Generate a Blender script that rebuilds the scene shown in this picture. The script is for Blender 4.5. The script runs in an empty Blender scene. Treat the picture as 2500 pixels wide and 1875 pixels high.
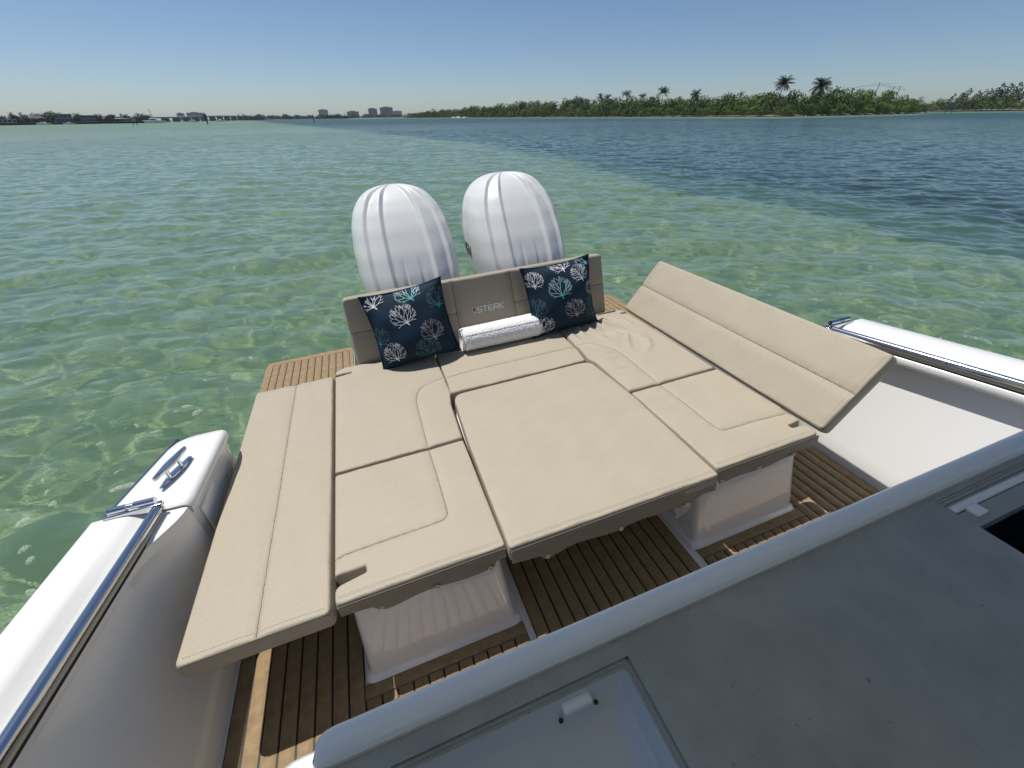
import bpy, bmesh, math, random
import numpy as np
from mathutils import Matrix, Vector
from mathutils.geometry import delaunay_2d_cdt
from mathutils.bvhtree import BVHTree

sc = bpy.context.scene
COL = sc.collection
R = math.radians

# ------------------------------------------------------------------ camera, sky, sun, exposure
# boat frame: x to the right of the picture, y aft, z up, cockpit sole at z = 0.
# the boat heels a little: BOAT turns the boat frame into the world (water surface at z = 0)
BOAT_UP = Vector((.04776, -.01880, .99868)).normalized()
PIVOT = Vector((.68, 1.5, -.35))
BOAT = BOAT_UP.rotation_difference(Vector((0, 0, 1))).to_matrix().to_4x4() @ Matrix.Translation(-PIVOT)

def camera_matrix(yaw, pitch, roll, pos):
    f = Vector((math.sin(yaw) * math.cos(pitch), math.cos(yaw) * math.cos(pitch), -math.sin(pitch)))
    r = Vector((math.cos(yaw), -math.sin(yaw), 0))
    u = r.cross(f)
    c, s = math.cos(roll), math.sin(roll)
    r, u = c * r + s * u, -s * r + c * u
    return Matrix(((r.x, u.x, -f.x, pos[0]), (r.y, u.y, -f.y, pos[1]), (r.z, u.z, -f.z, pos[2]), (0, 0, 0, 1)))

cam_data = bpy.data.cameras.new('camera')
cam = bpy.data.objects.new('camera', cam_data)
COL.objects.link(cam)
cam.matrix_world = BOAT @ camera_matrix(R(17.725), R(33.111), R(-4.252), (0, 0, 1.75))
cam_data.sensor_width = 36
cam_data.lens = 36 * 999.8 / 2500
cam_data.clip_start = .02
cam_data.clip_end = 30000
sc.camera = cam
EYE = cam.matrix_world.translation.copy()

SUN_DIR = (BOAT.to_3x3() @ Vector((-.22, .29, 1))).normalized()
world = bpy.data.worlds.new('World')
sc.world = world
world.use_nodes = True
wn = world.node_tree
sky = wn.nodes.new('ShaderNodeTexSky')
sky.sky_type = 'NISHITA'
sky.sun_disc = False
sky.sun_elevation = math.asin(SUN_DIR.z)
sky.sun_rotation = math.atan2(SUN_DIR.x, SUN_DIR.y)
sky.air_density = .8
sky.dust_density = .5
sky.ozone_density = 5.0
wn.links.new(sky.outputs[0], wn.nodes['Background'].inputs[0])
wn.nodes['Background'].inputs[1].default_value = .09
sun_data = bpy.data.lights.new('sun', 'SUN')
sun_data.energy = 4.3
sun_data.angle = R(.53)
sun_data.color = (1, .955, .88)
sun_data.cycles.is_caustics_light = True
sun = bpy.data.objects.new('sun', sun_data)
COL.objects.link(sun)
sun.rotation_euler = SUN_DIR.to_track_quat('Z', 'Y').to_euler()
sc.view_settings.view_transform = 'Standard'
sc.view_settings.look = 'None'
sc.view_settings.exposure = 0
sc.view_settings.gamma = 1
sc.render.engine = 'CYCLES'
sc.cycles.use_denoising = True
sc.cycles.use_adaptive_sampling = True
sc.cycles.adaptive_threshold = .025
sc.cycles.max_bounces = 8
sc.cycles.sample_clamp_indirect = 8

# ------------------------------------------------------------------ helpers
rng = np.random.default_rng(11)
random.seed(5)

def tag(o, label=None, cat=None, group=None, kind=None):
    if label: o['label'] = label
    if cat: o['category'] = cat
    if group: o['group'] = group
    if kind: o['kind'] = kind
    return o

def pmat(name, col, rough=.5, metal=0, spec=.5, coat=0, var=0, vscale=8, bump=0, bscale=200, alt=None, altmix=.5, emit=None, detail=4, macro=0):
    m = bpy.data.materials.new(name)
    m.use_nodes = True
    nt = m.node_tree
    b = nt.nodes['Principled BSDF']
    b.inputs['Base Color'].default_value = (*col, 1)
    b.inputs['Roughness'].default_value = rough
    b.inputs['Metallic'].default_value = metal
    b.inputs['Specular IOR Level'].default_value = spec
    b.inputs['Coat Weight'].default_value = coat
    b.inputs['Coat Roughness'].default_value = .06
    tc = nt.nodes.new('ShaderNodeTexCoord')
    if var or alt:
        n = nt.nodes.new('ShaderNodeTexNoise')
        n.inputs['Scale'].default_value = vscale
        n.inputs['Detail'].default_value = detail
        n.inputs['Roughness'].default_value = .6
        nt.links.new(tc.outputs['Object'], n.inputs['Vector'])
        cr = nt.nodes.new('ShaderNodeValToRGB')
        cr.color_ramp.elements[0].position = .3
        cr.color_ramp.elements[1].position = .7
        c2 = alt if alt else col
        cr.color_ramp.elements[0].color = (*[max(0, c * (1 - var)) for c in col], 1)
        cr.color_ramp.elements[1].color = (*[min(1, c * (1 + var)) for c in c2], 1)
        nt.links.new(n.outputs['Fac'], cr.inputs['Fac'])
        nt.links.new(cr.outputs[0], b.inputs['Base Color'])
        if macro:                                          # broad handling marks and fading
            n3 = nt.nodes.new('ShaderNodeTexNoise'); n3.inputs['Scale'].default_value = 6; n3.inputs['Detail'].default_value = 6; n3.inputs['Roughness'].default_value = .65
            nt.links.new(tc.outputs['Object'], n3.inputs['Vector'])
            mr = nt.nodes.new('ShaderNodeMapRange'); mr.inputs['From Min'].default_value = .3; mr.inputs['From Max'].default_value = .7
            mr.inputs['To Min'].default_value = 1 - macro; mr.inputs['To Max'].default_value = 1 + macro * .5
            nt.links.new(n3.outputs['Fac'], mr.inputs['Value'])
            vm = nt.nodes.new('ShaderNodeVectorMath'); vm.operation = 'SCALE'
            nt.links.new(cr.outputs[0], vm.inputs[0]); nt.links.new(mr.outputs[0], vm.inputs['Scale']); nt.links.new(vm.outputs[0], b.inputs['Base Color'])
            mr2 = nt.nodes.new('ShaderNodeMapRange'); mr2.inputs['To Min'].default_value = rough - .08; mr2.inputs['To Max'].default_value = rough + .12
            nt.links.new(n3.outputs['Fac'], mr2.inputs['Value']); nt.links.new(mr2.outputs[0], b.inputs['Roughness'])
    if bump:
        n2 = nt.nodes.new('ShaderNodeTexNoise')
        n2.inputs['Scale'].default_value = bscale
        n2.inputs['Detail'].default_value = 3
        nt.links.new(tc.outputs['Object'], n2.inputs['Vector'])
        bp = nt.nodes.new('ShaderNodeBump')
        bp.inputs['Strength'].default_value = bump
        bp.inputs['Distance'].default_value = .002
        nt.links.new(n2.outputs['Fac'], bp.inputs['Height'])
        nt.links.new(bp.outputs[0], b.inputs['Normal'])
    return m

M = {}
M['vinyl'] = pmat('beige_vinyl', (.418, .370, .288), .55, spec=.3, var=.05, vscale=160, macro=.03, bump=.25, bscale=700, detail=2)
M['vinyl_edge'] = pmat('beige_piping', (.40, .35, .27), .5, spec=.35)
M['seam'] = pmat('shaded_seam_piping', (.13, .11, .085), .7)  # thread and piping tone, with the seam gap's shade put into the colour
M['thread'] = pmat('pale_thread', (.62, .57, .47), .7)
M['taupe'] = pmat('taupe_vinyl', (.265, .230, .185), .5, spec=.35, var=.05, vscale=300, bump=.25, bscale=600, detail=2)
M['back'] = pmat('backrest_vinyl', (.34, .295, .235), .5, spec=.35, var=.05, vscale=300, bump=.25, bscale=600, detail=2)
M['gel'] = pmat('white_gelcoat', (.80, .80, .79), .22, coat=.3, var=.015, vscale=3)
M['gel_gloss'] = pmat('glossy_white_gelcoat', (.78, .78, .78), .12, coat=.8)
M['tray'] = pmat('grey_white_tray', (.52, .53, .54), .2, coat=.4)
M['gel_text'] = pmat('matt_white_deck', (.78, .78, .77), .45, var=.03, vscale=60, bump=.3, bscale=900)
M['teak'] = pmat('synthetic_teak', (.255, .175, .092), .62, spec=.3, var=.10, vscale=25, alt=(.315, .222, .12), bump=.3, bscale=300)
M['caulk'] = pmat('black_caulk', (.012, .011, .010), .6)
M['chrome'] = pmat('polished_stainless', (.62, .63, .65), .12, metal=1, bump=.05, bscale=60)
M['dark_chrome'] = pmat('dark_rub_rail', (.10, .13, .19), .22, metal=.6, coat=.6)
M['brass'] = pmat('snap_metal', (.72, .62, .46), .22, metal=1)
M['black'] = pmat('black_plastic', (.012, .012, .013), .35)
M['navy_in'] = pmat('dark_navy_lining', (.012, .018, .04), .4)
M['cream'] = pmat('cream_trim', (.50, .46, .38), .45)
M['towel'] = pmat('white_terry', (.82, .82, .84), .95, spec=.1, bump=.9, bscale=260)
M['navy'] = pmat('navy_canvas', (.006, .024, .046), .75, spec=.25, var=.12, vscale=40, bump=.35, bscale=900)
def counter_material():
    m = pmat('grey_solid_surface', (.32, .325, .30), .36, spec=.45, var=.10, vscale=9, alt=(.345, .345, .318), bump=.15, bscale=150, detail=8)
    nt = m.node_tree; b_ = nt.nodes['Principled BSDF']
    src = b_.inputs['Base Color'].links[0].from_socket
    tc = nt.nodes.new('ShaderNodeTexCoord')
    for sc_, lo, hi, col, mp_s in ((38, .70, .82, (.11, .125, .125), (1, 1, 1)), (150, .67, .76, (.13, .145, .145), (1, 1, 1)), (90, .68, .80, (.36, .37, .355), (.4, 1.3, 1))):
        mp = nt.nodes.new('ShaderNodeMapping'); mp.inputs['Scale'].default_value = mp_s; mp.inputs['Location'].default_value = (sc_ * .37, sc_ * .11, 0)
        nz = nt.nodes.new('ShaderNodeTexNoise'); nz.inputs['Scale'].default_value = sc_; nz.inputs['Detail'].default_value = 3
        rp_ = nt.nodes.new('ShaderNodeMapRange'); rp_.inputs['From Min'].default_value = lo; rp_.inputs['From Max'].default_value = hi
        mx = nt.nodes.new('ShaderNodeMix'); mx.data_type = 'RGBA'; mx.inputs['B'].default_value = (*col, 1)
        nt.links.new(tc.outputs['Object'], mp.inputs['Vector']); nt.links.new(mp.outputs[0], nz.inputs['Vector']); nt.links.new(nz.outputs['Fac'], rp_.inputs['Value'])
        nt.links.new(rp_.outputs[0], mx.inputs['Factor']); nt.links.new(src, mx.inputs['A'])
        src = mx.outputs['Result']
    nt.links.new(src, b_.inputs['Base Color'])
    return m
M['counter'] = counter_material()
M['cowl'] = pmat('pearl_white_cowl', (.76, .765, .75), .36, coat=.25, var=.02, vscale=4)
M['cowl_text'] = pmat('dark_lettering', (.02, .035, .035), .4)
M['logo'] = pmat('white_embroidery', (.80, .79, .77), .6)
M['red'] = pmat('red_embroidery', (.28, .012, .02), .6)

def mesh_obj(name, me, mat, parent=None, loc=(0, 0, 0)):
    o = bpy.data.objects.new(name, me)
    COL.objects.link(o)
    if mat is not None and len(me.materials) == 0:
        me.materials.append(mat)
    o.location = loc
    if parent: o.parent = parent
    return o

def thing(name, label, cat, base, group=None):
    """Empty at the base of a thing of the boat; parts are meshes in boat coordinates."""
    e = bpy.data.objects.new(name, None)
    e.empty_display_size = .1
    COL.objects.link(e)
    e.matrix_world = BOAT @ Matrix.Translation(base)
    e['base'] = list(base)
    tag(e, label, cat, group)
    return e

def part(name, me, mat, root, under=None):
    """A part in boat coordinates under thing root (or under a part of it)."""
    if under is not None:
        return mesh_obj(name, me, mat, under)
    b = root['base']
    return mesh_obj(name, me, mat, root, (-b[0], -b[1], -b[2]))

def np_mesh(name, co, faces, smooth=True):
    me = bpy.data.meshes.new(name)
    co = np.asarray(co, np.float32)
    me.vertices.add(len(co)); me.vertices.foreach_set('co', co.ravel())
    faces = np.asarray(faces, np.int32)
    me.loops.add(faces.size); me.loops.foreach_set('vertex_index', faces.ravel())
    me.polygons.add(len(faces)); me.polygons.foreach_set('loop_start', np.arange(0, faces.size, faces.shape[1], dtype=np.int32))
    me.polygons.foreach_set('use_smooth', np.full(len(faces), smooth))
    me.update(); me.validate()
    return me

def py_mesh(name, v, f, smooth=True, angle=None):
    me = bpy.data.meshes.new(name)
    me.from_pydata([tuple(p) for p in v], [], f)
    me.update()
    if smooth:
        me.polygons.foreach_set('use_smooth', [True] * len(me.polygons))
        if angle is not None: me.set_sharp_from_angle(angle=R(angle))
    return me

def bm_mesh(name, bm, smooth=False, angle=30):
    bmesh.ops.recalc_face_normals(bm, faces=bm.faces)
    me = bpy.data.meshes.new(name)
    bm.to_mesh(me); bm.free()
    if smooth:
        me.polygons.foreach_set('use_smooth', [True] * len(me.polygons))
        me.set_sharp_from_angle(angle=R(angle))
    return me

def box_bm(bm, x0, x1, y0, y1, z0, z1):
    vs = [bm.verts.new(p) for p in ((x0, y0, z0), (x1, y0, z0), (x1, y1, z0), (x0, y1, z0), (x0, y0, z1), (x1, y0, z1), (x1, y1, z1), (x0, y1, z1))]
    for f in ((0, 3, 2, 1), (4, 5, 6, 7), (0, 1, 5, 4), (1, 2, 6, 5), (2, 3, 7, 6), (3, 0, 4, 7)):
        bm.faces.new([vs[i] for i in f])
    return vs

def box_mesh(name, x0, x1, y0, y1, z0, z1, bev=0, seg=2):
    bm = bmesh.new()
    box_bm(bm, x0, x1, y0, y1, z0, z1)
    if bev:
        bmesh.ops.bevel(bm, geom=bm.edges[:], offset=bev, segments=seg, affect='EDGES', profile=.5)
    return bm_mesh(name, bm, smooth=bool(bev), angle=50)

def tube_mesh(name, pts, rad, seg=10, cap=True, flat=1.0):
    """Tube along a polyline; rad a number or list; flat squeezes it along the frame's second axis."""
    pts = [Vector(p) for p in pts]
    n = len(pts)
    rad = [float(rad)] * n if isinstance(rad, (int, float)) else [float(q) for q in rad]
    v, f = [], []
    upv = Vector((0, 0, 1))
    for i, p in enumerate(pts):
        t = (pts[min(i + 1, n - 1)] - pts[max(i - 1, 0)]).normalized()
        a = t.cross(upv)
        if a.length < .05: a = t.cross(Vector((0, 1, 0)))
        a.normalize(); b = a.cross(t).normalized()
        for k in range(seg):
            th = 2 * math.pi * k / seg
            v.append(p + rad[i] * (math.cos(th) * a + flat * math.sin(th) * b))
    for i in range(n - 1):
        for k in range(seg):
            k2 = (k + 1) % seg
            f.append((i * seg + k, i * seg + k2, (i + 1) * seg + k2, (i + 1) * seg + k))
    if cap:
        f.append(tuple(range(seg))[::-1]); f.append(tuple(range((n - 1) * seg, n * seg)))
    return py_mesh(name, v, f, True, 50)

def lathe_mesh(name, prof, seg=20, axis='z', at=(0, 0, 0)):
    v, f = [], []
    for r, h in prof:
        for k in range(seg):
            a = 2 * math.pi * k / seg
            p = (r * math.cos(a), r * math.sin(a), h)
            if axis == 'y': p = (p[0], -h, p[1])
            if axis == 'x': p = (h, p[0], p[1])
            v.append((p[0] + at[0], p[1] + at[1], p[2] + at[2]))
    for i in range(len(prof) - 1):
        for k in range(seg):
            k2 = (k + 1) % seg
            f.append((i * seg + k, i * seg + k2, (i + 1) * seg + k2, (i + 1) * seg + k))
    f.append(tuple(range(seg))[::-1]); f.append(tuple(range((len(prof) - 1) * seg, len(prof) * seg)))
    bm = bmesh.new()
    me = py_mesh(name, v, f, True, 40)
    bm.from_mesh(me); bmesh.ops.recalc_face_normals(bm, faces=bm.faces); bm.to_mesh(me); bm.free()
    return me

def loft_mesh(name, sections, closed=True, caps=True, smooth=True, angle=40):
    n, m = len(sections), len(sections[0])
    v = [p for s in sections for p in s]
    f = []
    for i in range(n - 1):
        for k in range(m if closed else m - 1):
            k2 = (k + 1) % m
            f.append((i * m + k, i * m + k2, (i + 1) * m + k2, (i + 1) * m + k))
    if caps:
        f.append(tuple(range(m))[::-1]); f.append(tuple(range((n - 1) * m, n * m)))
    me = py_mesh(name, v, f, smooth, angle)
    bm = bmesh.new(); bm.from_mesh(me); bmesh.ops.recalc_face_normals(bm, faces=bm.faces); bm.to_mesh(me); bm.free()
    return me

def sstep(a, b, x):
    t = min(1, max(0, (x - a) / (b - a)))
    return t * t * (3 - 2 * t)

# ---- outlines
def round_poly(pts, rads, seg=7):
    """Closed polygon with rounded corners. pts counter-clockwise."""
    out = []
    n = len(pts)
    for i in range(n):
        p = Vector(pts[i]); a = Vector(pts[i - 1]); b = Vector(pts[(i + 1) % n])
        r = rads[i] if isinstance(rads, (list, tuple)) else rads
        if r <= 0:
            out.append((p.x, p.y)); continue
        u = (a - p).normalized(); w = (b - p).normalized()
        ang = u.angle(w)
        d = min(r / math.tan(ang / 2), .49 * (a - p).length, .49 * (b - p).length)
        p0, p1 = p + u * d, p + w * d
        for k in range(seg + 1):
            t = k / seg
            q = p0 * (1 - t) ** 2 + p * 2 * t * (1 - t) + p1 * t * t
            out.append((q.x, q.y))
    return out

def densify(poly, step, closed=True):
    out = []
    n = len(poly)
    for i in range(n if closed else n - 1):
        a, b = np.array(poly[i], float), np.array(poly[(i + 1) % n], float)
        L = np.linalg.norm(b - a)
        if L < 1e-6: continue
        k = max(1, int(round(L / step)))
        for j in range(k): out.append(a + (b - a) * j / k)
    if not closed: out.append(np.array(poly[-1], float))
    return np.array(out)

def seg_dist(P, A, B):
    """Smallest distance from points P to the segments A-B."""
    best = np.full(len(P), 1e9)
    for a, b in zip(A, B):
        d = b - a
        t = np.clip(((P - a) @ d) / max(d @ d, 1e-12), 0, 1)
        best = np.minimum(best, np.hypot(*(P - a - t[:, None] * d).T))
    return best

def inside(P, poly):
    x, y = P[:, 0], P[:, 1]
    res = np.zeros(len(P), bool)
    n = len(poly)
    for i in range(n):
        x0, y0 = poly[i]; x1, y1 = poly[(i + 1) % n]
        if y0 == y1: continue
        c = ((y0 > y) != (y1 > y)) & (x < (x1 - x0) * (y - y0) / (y1 - y0) + x0)
        res ^= c
    return res

def smooth_line(pts, step=.006, it=2):
    P = [np.array(p, float) for p in pts]
    for _ in range(it):
        q = [P[0]]
        for a, b in zip(P[:-1], P[1:]):
            q += [.75 * a + .25 * b, .25 * a + .75 * b]
        q.append(P[-1]); P = q
    return densify(P, step, closed=False)

def line_dist(P, line):
    return seg_dist(P, line[:-1], line[1:])

def cushion_mesh(name, outline, z0, z1, rt=.009, rb=.010, crown=.006, seams=(), wrinkles=(), step=.011, bulge=.004, wob=.0012, seed=0):
    """Upholstered pad: rounded rim, crowned top, sewn-in seams and creases modelled in the surface."""
    ol = densify(outline, .010)
    n = len(ol)
    # orientation -> ccw
    area = .5 * np.sum(ol[:, 0] * np.roll(ol[:, 1], -1) - np.roll(ol[:, 0], -1) * ol[:, 1])
    if area < 0: ol = ol[::-1].copy()
    tan = np.roll(ol, -1, 0) - np.roll(ol, 1, 0)
    tan /= np.linalg.norm(tan, axis=1)[:, None] + 1e-12
    nin = np.stack([-tan[:, 1], tan[:, 0]], 1)
    A, B = ol, np.roll(ol, -1, 0)
    pts = [ol]
    for off in (.12 * rt, .35 * rt, .65 * rt, rt, rt * 1.6):
        p = ol + nin * off
        d = seg_dist(p, A, B)
        ok = inside(p, ol) & (d > .85 * off)
        pts.append(p[ok])
    lo, hi = ol.min(0), ol.max(0)
    gx, gy = np.meshgrid(np.arange(lo[0], hi[0], step), np.arange(lo[1], hi[1], step))
    g = np.stack([gx.ravel(), gy.ravel()], 1)
    g[::2, 0] += step * .25
    ok = inside(g, ol)
    g = g[ok]
    d = seg_dist(g, A, B)
    g = g[d > rt * 1.6 + step * .45]
    lines = [smooth_line(s) for s in seams]
    sp = []
    for L in lines:
        t = np.gradient(L, axis=0); t /= np.linalg.norm(t, axis=1)[:, None] + 1e-12
        nn = np.stack([-t[:, 1], t[:, 0]], 1)
        for off in (0, .0035, -.0035, .009, -.009):
            sp.append(L + nn * off)
    if sp:
        sp = np.concatenate(sp)
        sp = sp[inside(sp, ol)]
        sp = sp[seg_dist(sp, A, B) > rt * .5]
        keep = np.ones(len(g), bool)
        for L in lines: keep &= line_dist(g, L) > .012
        g = g[keep]
        pts.append(sp)
    pts.append(g)
    P = np.concatenate(pts)
    edges = [(i, (i + 1) % n) for i in range(n)]
    V, _, F, ov, _, _ = delaunay_2d_cdt([Vector(p) for p in P], edges, [], 1, 1e-5)
    V = np.array([(v.x, v.y) for v in V])
    d = seg_dist(V, A, B)
    e = np.clip(d / rt, 0, 1)
    z = z1 - rt + rt * np.sqrt(np.clip(1 - (1 - e) ** 2, 0, 1))
    z = z + crown * (1 - np.exp(-d / .07))
    for L in lines:
        q = line_dist(V, L)
        z -= (.0034 * np.exp(-(q / .0028) ** 2) + .0045 * np.exp(-(q / .022) ** 2)) * np.clip(d / .004, 0, 1)
    r2 = np.random.default_rng(seed + 7)
    for L in lines:                                        # puckers across the seams
        near = line_dist(V, L) < .06
        if near.any():
            W_ = V[near]; Ls = L[::2]
            i = np.argmin(((W_[:, None, :] - Ls[None]) ** 2).sum(-1), 1) * .012
            q = line_dist(W_, L)
            z[near] += .0011 * np.sin(i * 2 * math.pi / .047 + 2 * np.sin(i * 23)) * np.exp(-(q / .022) ** 2) * np.clip(d[near] / .01, 0, 1)
    ip = np.argmin(((V[:, None, :] - ol[None, ::3]) ** 2).sum(-1), 1) * .03 if len(V) * len(ol) < 4e6 else np.zeros(len(V))
    z += .0010 * np.sin(ip * 2 * math.pi / .11 + 2.2 * np.sin(ip * 7)) * np.exp(-(d / .03) ** 2) * e
    for _ in range(7):
        k = r2.normal(0, 1, 2) * 16
        z += wob * .5 * np.sin(V @ k + r2.uniform(0, 6.3)) * e
    for w in wrinkles:
        L = smooth_line(w[0], .01)
        q = line_dist(V, L)
        # fade toward both ends
        i = np.argmin(((V[:, None, :] - L[None, ::3, :]) ** 2).sum(-1), 1) / max(1, len(L[::3]) - 1)
        z += w[1] * np.exp(-(q / w[2]) ** 2) * np.sin(np.pi * np.clip(i, .03, .97)) ** .7 * np.clip(d / .012, 0, 1)
    verts = [(x, y, h) for (x, y), h in zip(V, z)]
    faces = [tuple(f) for f in F]
    # rim: match the outline ring
    ring = [None] * n
    for i, src in enumerate(ov):
        for s in src:
            if s < n: ring[s] = i
    ring = [r_ if r_ is not None else int(np.argmin(((V - ol[i]) ** 2).sum(1))) for i, r_ in enumerate(ring)]
    H = (z1 - rt) - (z0 + rb)
    prev = ring
    for t, off in ((.3, -bulge * .8), (.6, -bulge), (1., -bulge * .3), (1.001, rb * .35), (1.002, rb)):
        base = len(verts)
        zz = z1 - rt - H * min(t, 1)
        if t == 1.001: zz = z0 + rb * .35
        if t == 1.002: zz = z0
        for i in range(n):
            p = ol[i] + nin[i] * off
            verts.append((p[0], p[1], zz))
        cur = list(range(base, base + n))
        for i in range(n):
            j = (i + 1) % n
            faces.append((prev[i], cur[i], cur[j], prev[j]))
        prev = cur
    faces.append(tuple(prev)[::-1])
    me = bpy.data.meshes.new(name)
    me.from_pydata(verts, [], faces)
    me.update()
    bm = bmesh.new(); bm.from_mesh(me); bmesh.ops.recalc_face_normals(bm, faces=bm.faces); bm.to_mesh(me); bm.free()
    me.polygons.foreach_set('use_smooth', [True] * len(me.polygons))
    me.set_sharp_from_angle(angle=R(70))
    return me

def seam_mesh(name, bvh_me, line, w=.0017):
    bm0 = bmesh.new(); bm0.from_mesh(bvh_me)
    tree = BVHTree.FromBMesh(bm0); bm0.free()
    pts = []
    for p in smooth_line(line, .012):
        hit = tree.ray_cast(Vector((p[0], p[1], 5)), Vector((0, 0, -1)))
        if hit[0] is not None: pts.append((p[0], p[1], hit[0].z + .0002))
    return tube_mesh(name, pts, w, 6)

def stitch_mesh(name, bvh_me, line, off=0, pitch=.0085, ln=.0055, w=.0013, mat4=None):
    """A run of stitches laid on the top of a pad along a line in plan."""
    bm0 = bmesh.new(); bm0.from_mesh(bvh_me)
    tree = BVHTree.FromBMesh(bm0); bm0.free()
    L = smooth_line(line, pitch)
    t = np.gradient(L, axis=0); t /= np.linalg.norm(t, axis=1)[:, None] + 1e-12
    nn = np.stack([-t[:, 1], t[:, 0]], 1)
    v, f = [], []
    for p, d, q in zip(L + nn * off, t, nn):
        hit = tree.ray_cast(Vector((p[0], p[1], 5)), Vector((0, 0, -1)))
        if hit[0] is None: continue
        h = hit[0].z + .0011
        b = len(v)
        for s, w_ in ((-.5, -.5), (.5, -.5), (.5, .5), (-.5, .5)):
            v.append((p[0] + d[0] * ln * s + q[0] * w * w_, p[1] + d[1] * ln * s + q[1] * w * w_, h))
        v.append((p[0], p[1], h + .0012))
        f += [(b, b + 1, b + 4), (b + 1, b + 2, b + 4), (b + 2, b + 3, b + 4), (b + 3, b, b + 4)]
    return py_mesh(name, v, f, False)

# ------------------------------------------------------------------ water and sea bed
def nodes_of(name):
    m = bpy.data.materials.new(name); m.use_nodes = True
    nt = m.node_tree
    return m, nt, nt.nodes['Principled BSDF'], nt.nodes, nt.links

def water_material():
    m, nt, b, N, L = nodes_of('clear_sea_water')
    b.inputs['Base Color'].default_value = (.93, 1, .97, 1)
    b.inputs['Roughness'].default_value = 0
    b.inputs['IOR'].default_value = 1.333
    b.inputs['Transmission Weight'].default_value = 1
    tc = N.new('ShaderNodeTexCoord')
    mp = N.new('ShaderNodeMapping'); mp.inputs['Rotation'].default_value = (0, 0, R(12)); mp.inputs['Scale'].default_value = (.55, 1, 1)
    n1 = N.new('ShaderNodeTexNoise'); n1.inputs['Scale'].default_value = 4.5; n1.inputs['Detail'].default_value = 5; n1.inputs['Roughness'].default_value = .6
    n2 = N.new('ShaderNodeTexNoise'); n2.inputs['Scale'].default_value = .45; n2.inputs['Detail'].default_value = 7; n2.inputs['Roughness'].default_value = .66
    L.new(tc.outputs['Object'], mp.inputs['Vector']); L.new(mp.outputs[0], n1.inputs['Vector']); L.new(mp.outputs[0], n2.inputs['Vector'])
    bp0 = N.new('ShaderNodeBump'); bp0.inputs['Strength'].default_value = 1; bp0.inputs['Distance'].default_value = .012
    L.new(n1.outputs['Fac'], bp0.inputs['Height'])
    # the mesh carries the waves only out to some tens of metres from the boat
    ds = N.new('ShaderNodeVectorMath'); ds.operation = 'LENGTH'; L.new(tc.outputs['Object'], ds.inputs[0])
    mr = N.new('ShaderNodeMapRange'); mr.inputs['From Min'].default_value = 9; mr.inputs['From Max'].default_value = 90; mr.inputs['To Min'].default_value = .0; mr.inputs['To Max'].default_value = 1
    L.new(ds.outputs['Value'], mr.inputs['Value'])
    bp = N.new('ShaderNodeBump'); bp.inputs['Distance'].default_value = .62
    L.new(mr.outputs[0], bp.inputs['Strength'])
    # and ripples too small to resolve far off act as roughness
    rr = N.new('ShaderNodeMapRange'); rr.inputs['From Min'].default_value = 14; rr.inputs['From Max'].default_value = 220; rr.inputs['To Min'].default_value = 0; rr.inputs['To Max'].default_value = .36
    L.new(ds.outputs['Value'], rr.inputs['Value']); L.new(rr.outputs[0], b.inputs['Roughness'])
    L.new(n2.outputs['Fac'], bp.inputs['Height']); L.new(bp0.outputs[0], bp.inputs['Normal']); L.new(bp.outputs[0], b.inputs['Normal'])
    # fine silt in the water: a share of the light comes back from the water itself
    b2 = N.new('ShaderNodeBsdfPrincipled')
    b2.inputs['Base Color'].default_value = (.165, .315, .20, 1)
    L.new(rr.outputs[0], b2.inputs['Roughness'])
    b2.inputs['IOR'].default_value = 1.333
    L.new(bp.outputs[0], b2.inputs['Normal'])
    sa = N.new('ShaderNodeAttribute'); sa.attribute_name = 'silt'
    sm_ = N.new('ShaderNodeMapRange'); sm_.inputs['To Min'].default_value = .13; sm_.inputs['To Max'].default_value = .32
    L.new(sa.outputs['Fac'], sm_.inputs['Value'])
    mx = N.new('ShaderNodeMixShader'); L.new(sm_.outputs[0], mx.inputs[0])
    L.new(b.outputs[0], mx.inputs[1]); L.new(b2.outputs[0], mx.inputs[2])
    L.new(mx.outputs[0], N['Material Output'].inputs['Surface'])
    return m

def polar_grid(r0, r1, nr, a0, a1, na):
    if nr > 500:                                       # finest rings from 4 to 90 m out
        n1, n3 = int(nr * .14), int(nr * .18)
        rad = np.exp(np.concatenate([np.linspace(math.log(r0), math.log(4), n1, endpoint=False), np.linspace(math.log(4), math.log(90), nr - n1 - n3, endpoint=False), np.linspace(math.log(90), math.log(r1), n3)]))
    else:
        rad = np.exp(np.linspace(math.log(r0), math.log(r1), nr))
    ang = np.radians(np.linspace(a0, a1, na))
    RR, AA = np.meshgrid(rad, ang, indexing='ij')
    X = EYE.x + RR * np.sin(AA); Y = EYE.y + RR * np.cos(AA)
    idx = np.arange(nr * na).reshape(nr, na)
    F = np.stack([idx[:-1, :-1], idx[:-1, 1:], idx[1:, 1:], idx[1:, :-1]], -1).reshape(-1, 4)
    sp = np.maximum(RR * (ang[1] - ang[0]), np.gradient(rad)[:, None] * np.ones_like(RR))
    return X, Y, sp, F

WR = np.random.default_rng(3)
WAVES = []
for i in range(96):
    lam = .26 * math.exp(WR.uniform(0, math.log(15)))
    WAVES.append((lam, R(250) + WR.normal(0, .55), (.0034 if lam < .8 else .0028) * lam * WR.uniform(.5, 1.3) * (1 if lam < 1.4 else 1.4 / lam), WR.uniform(0, 6.28)))

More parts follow.
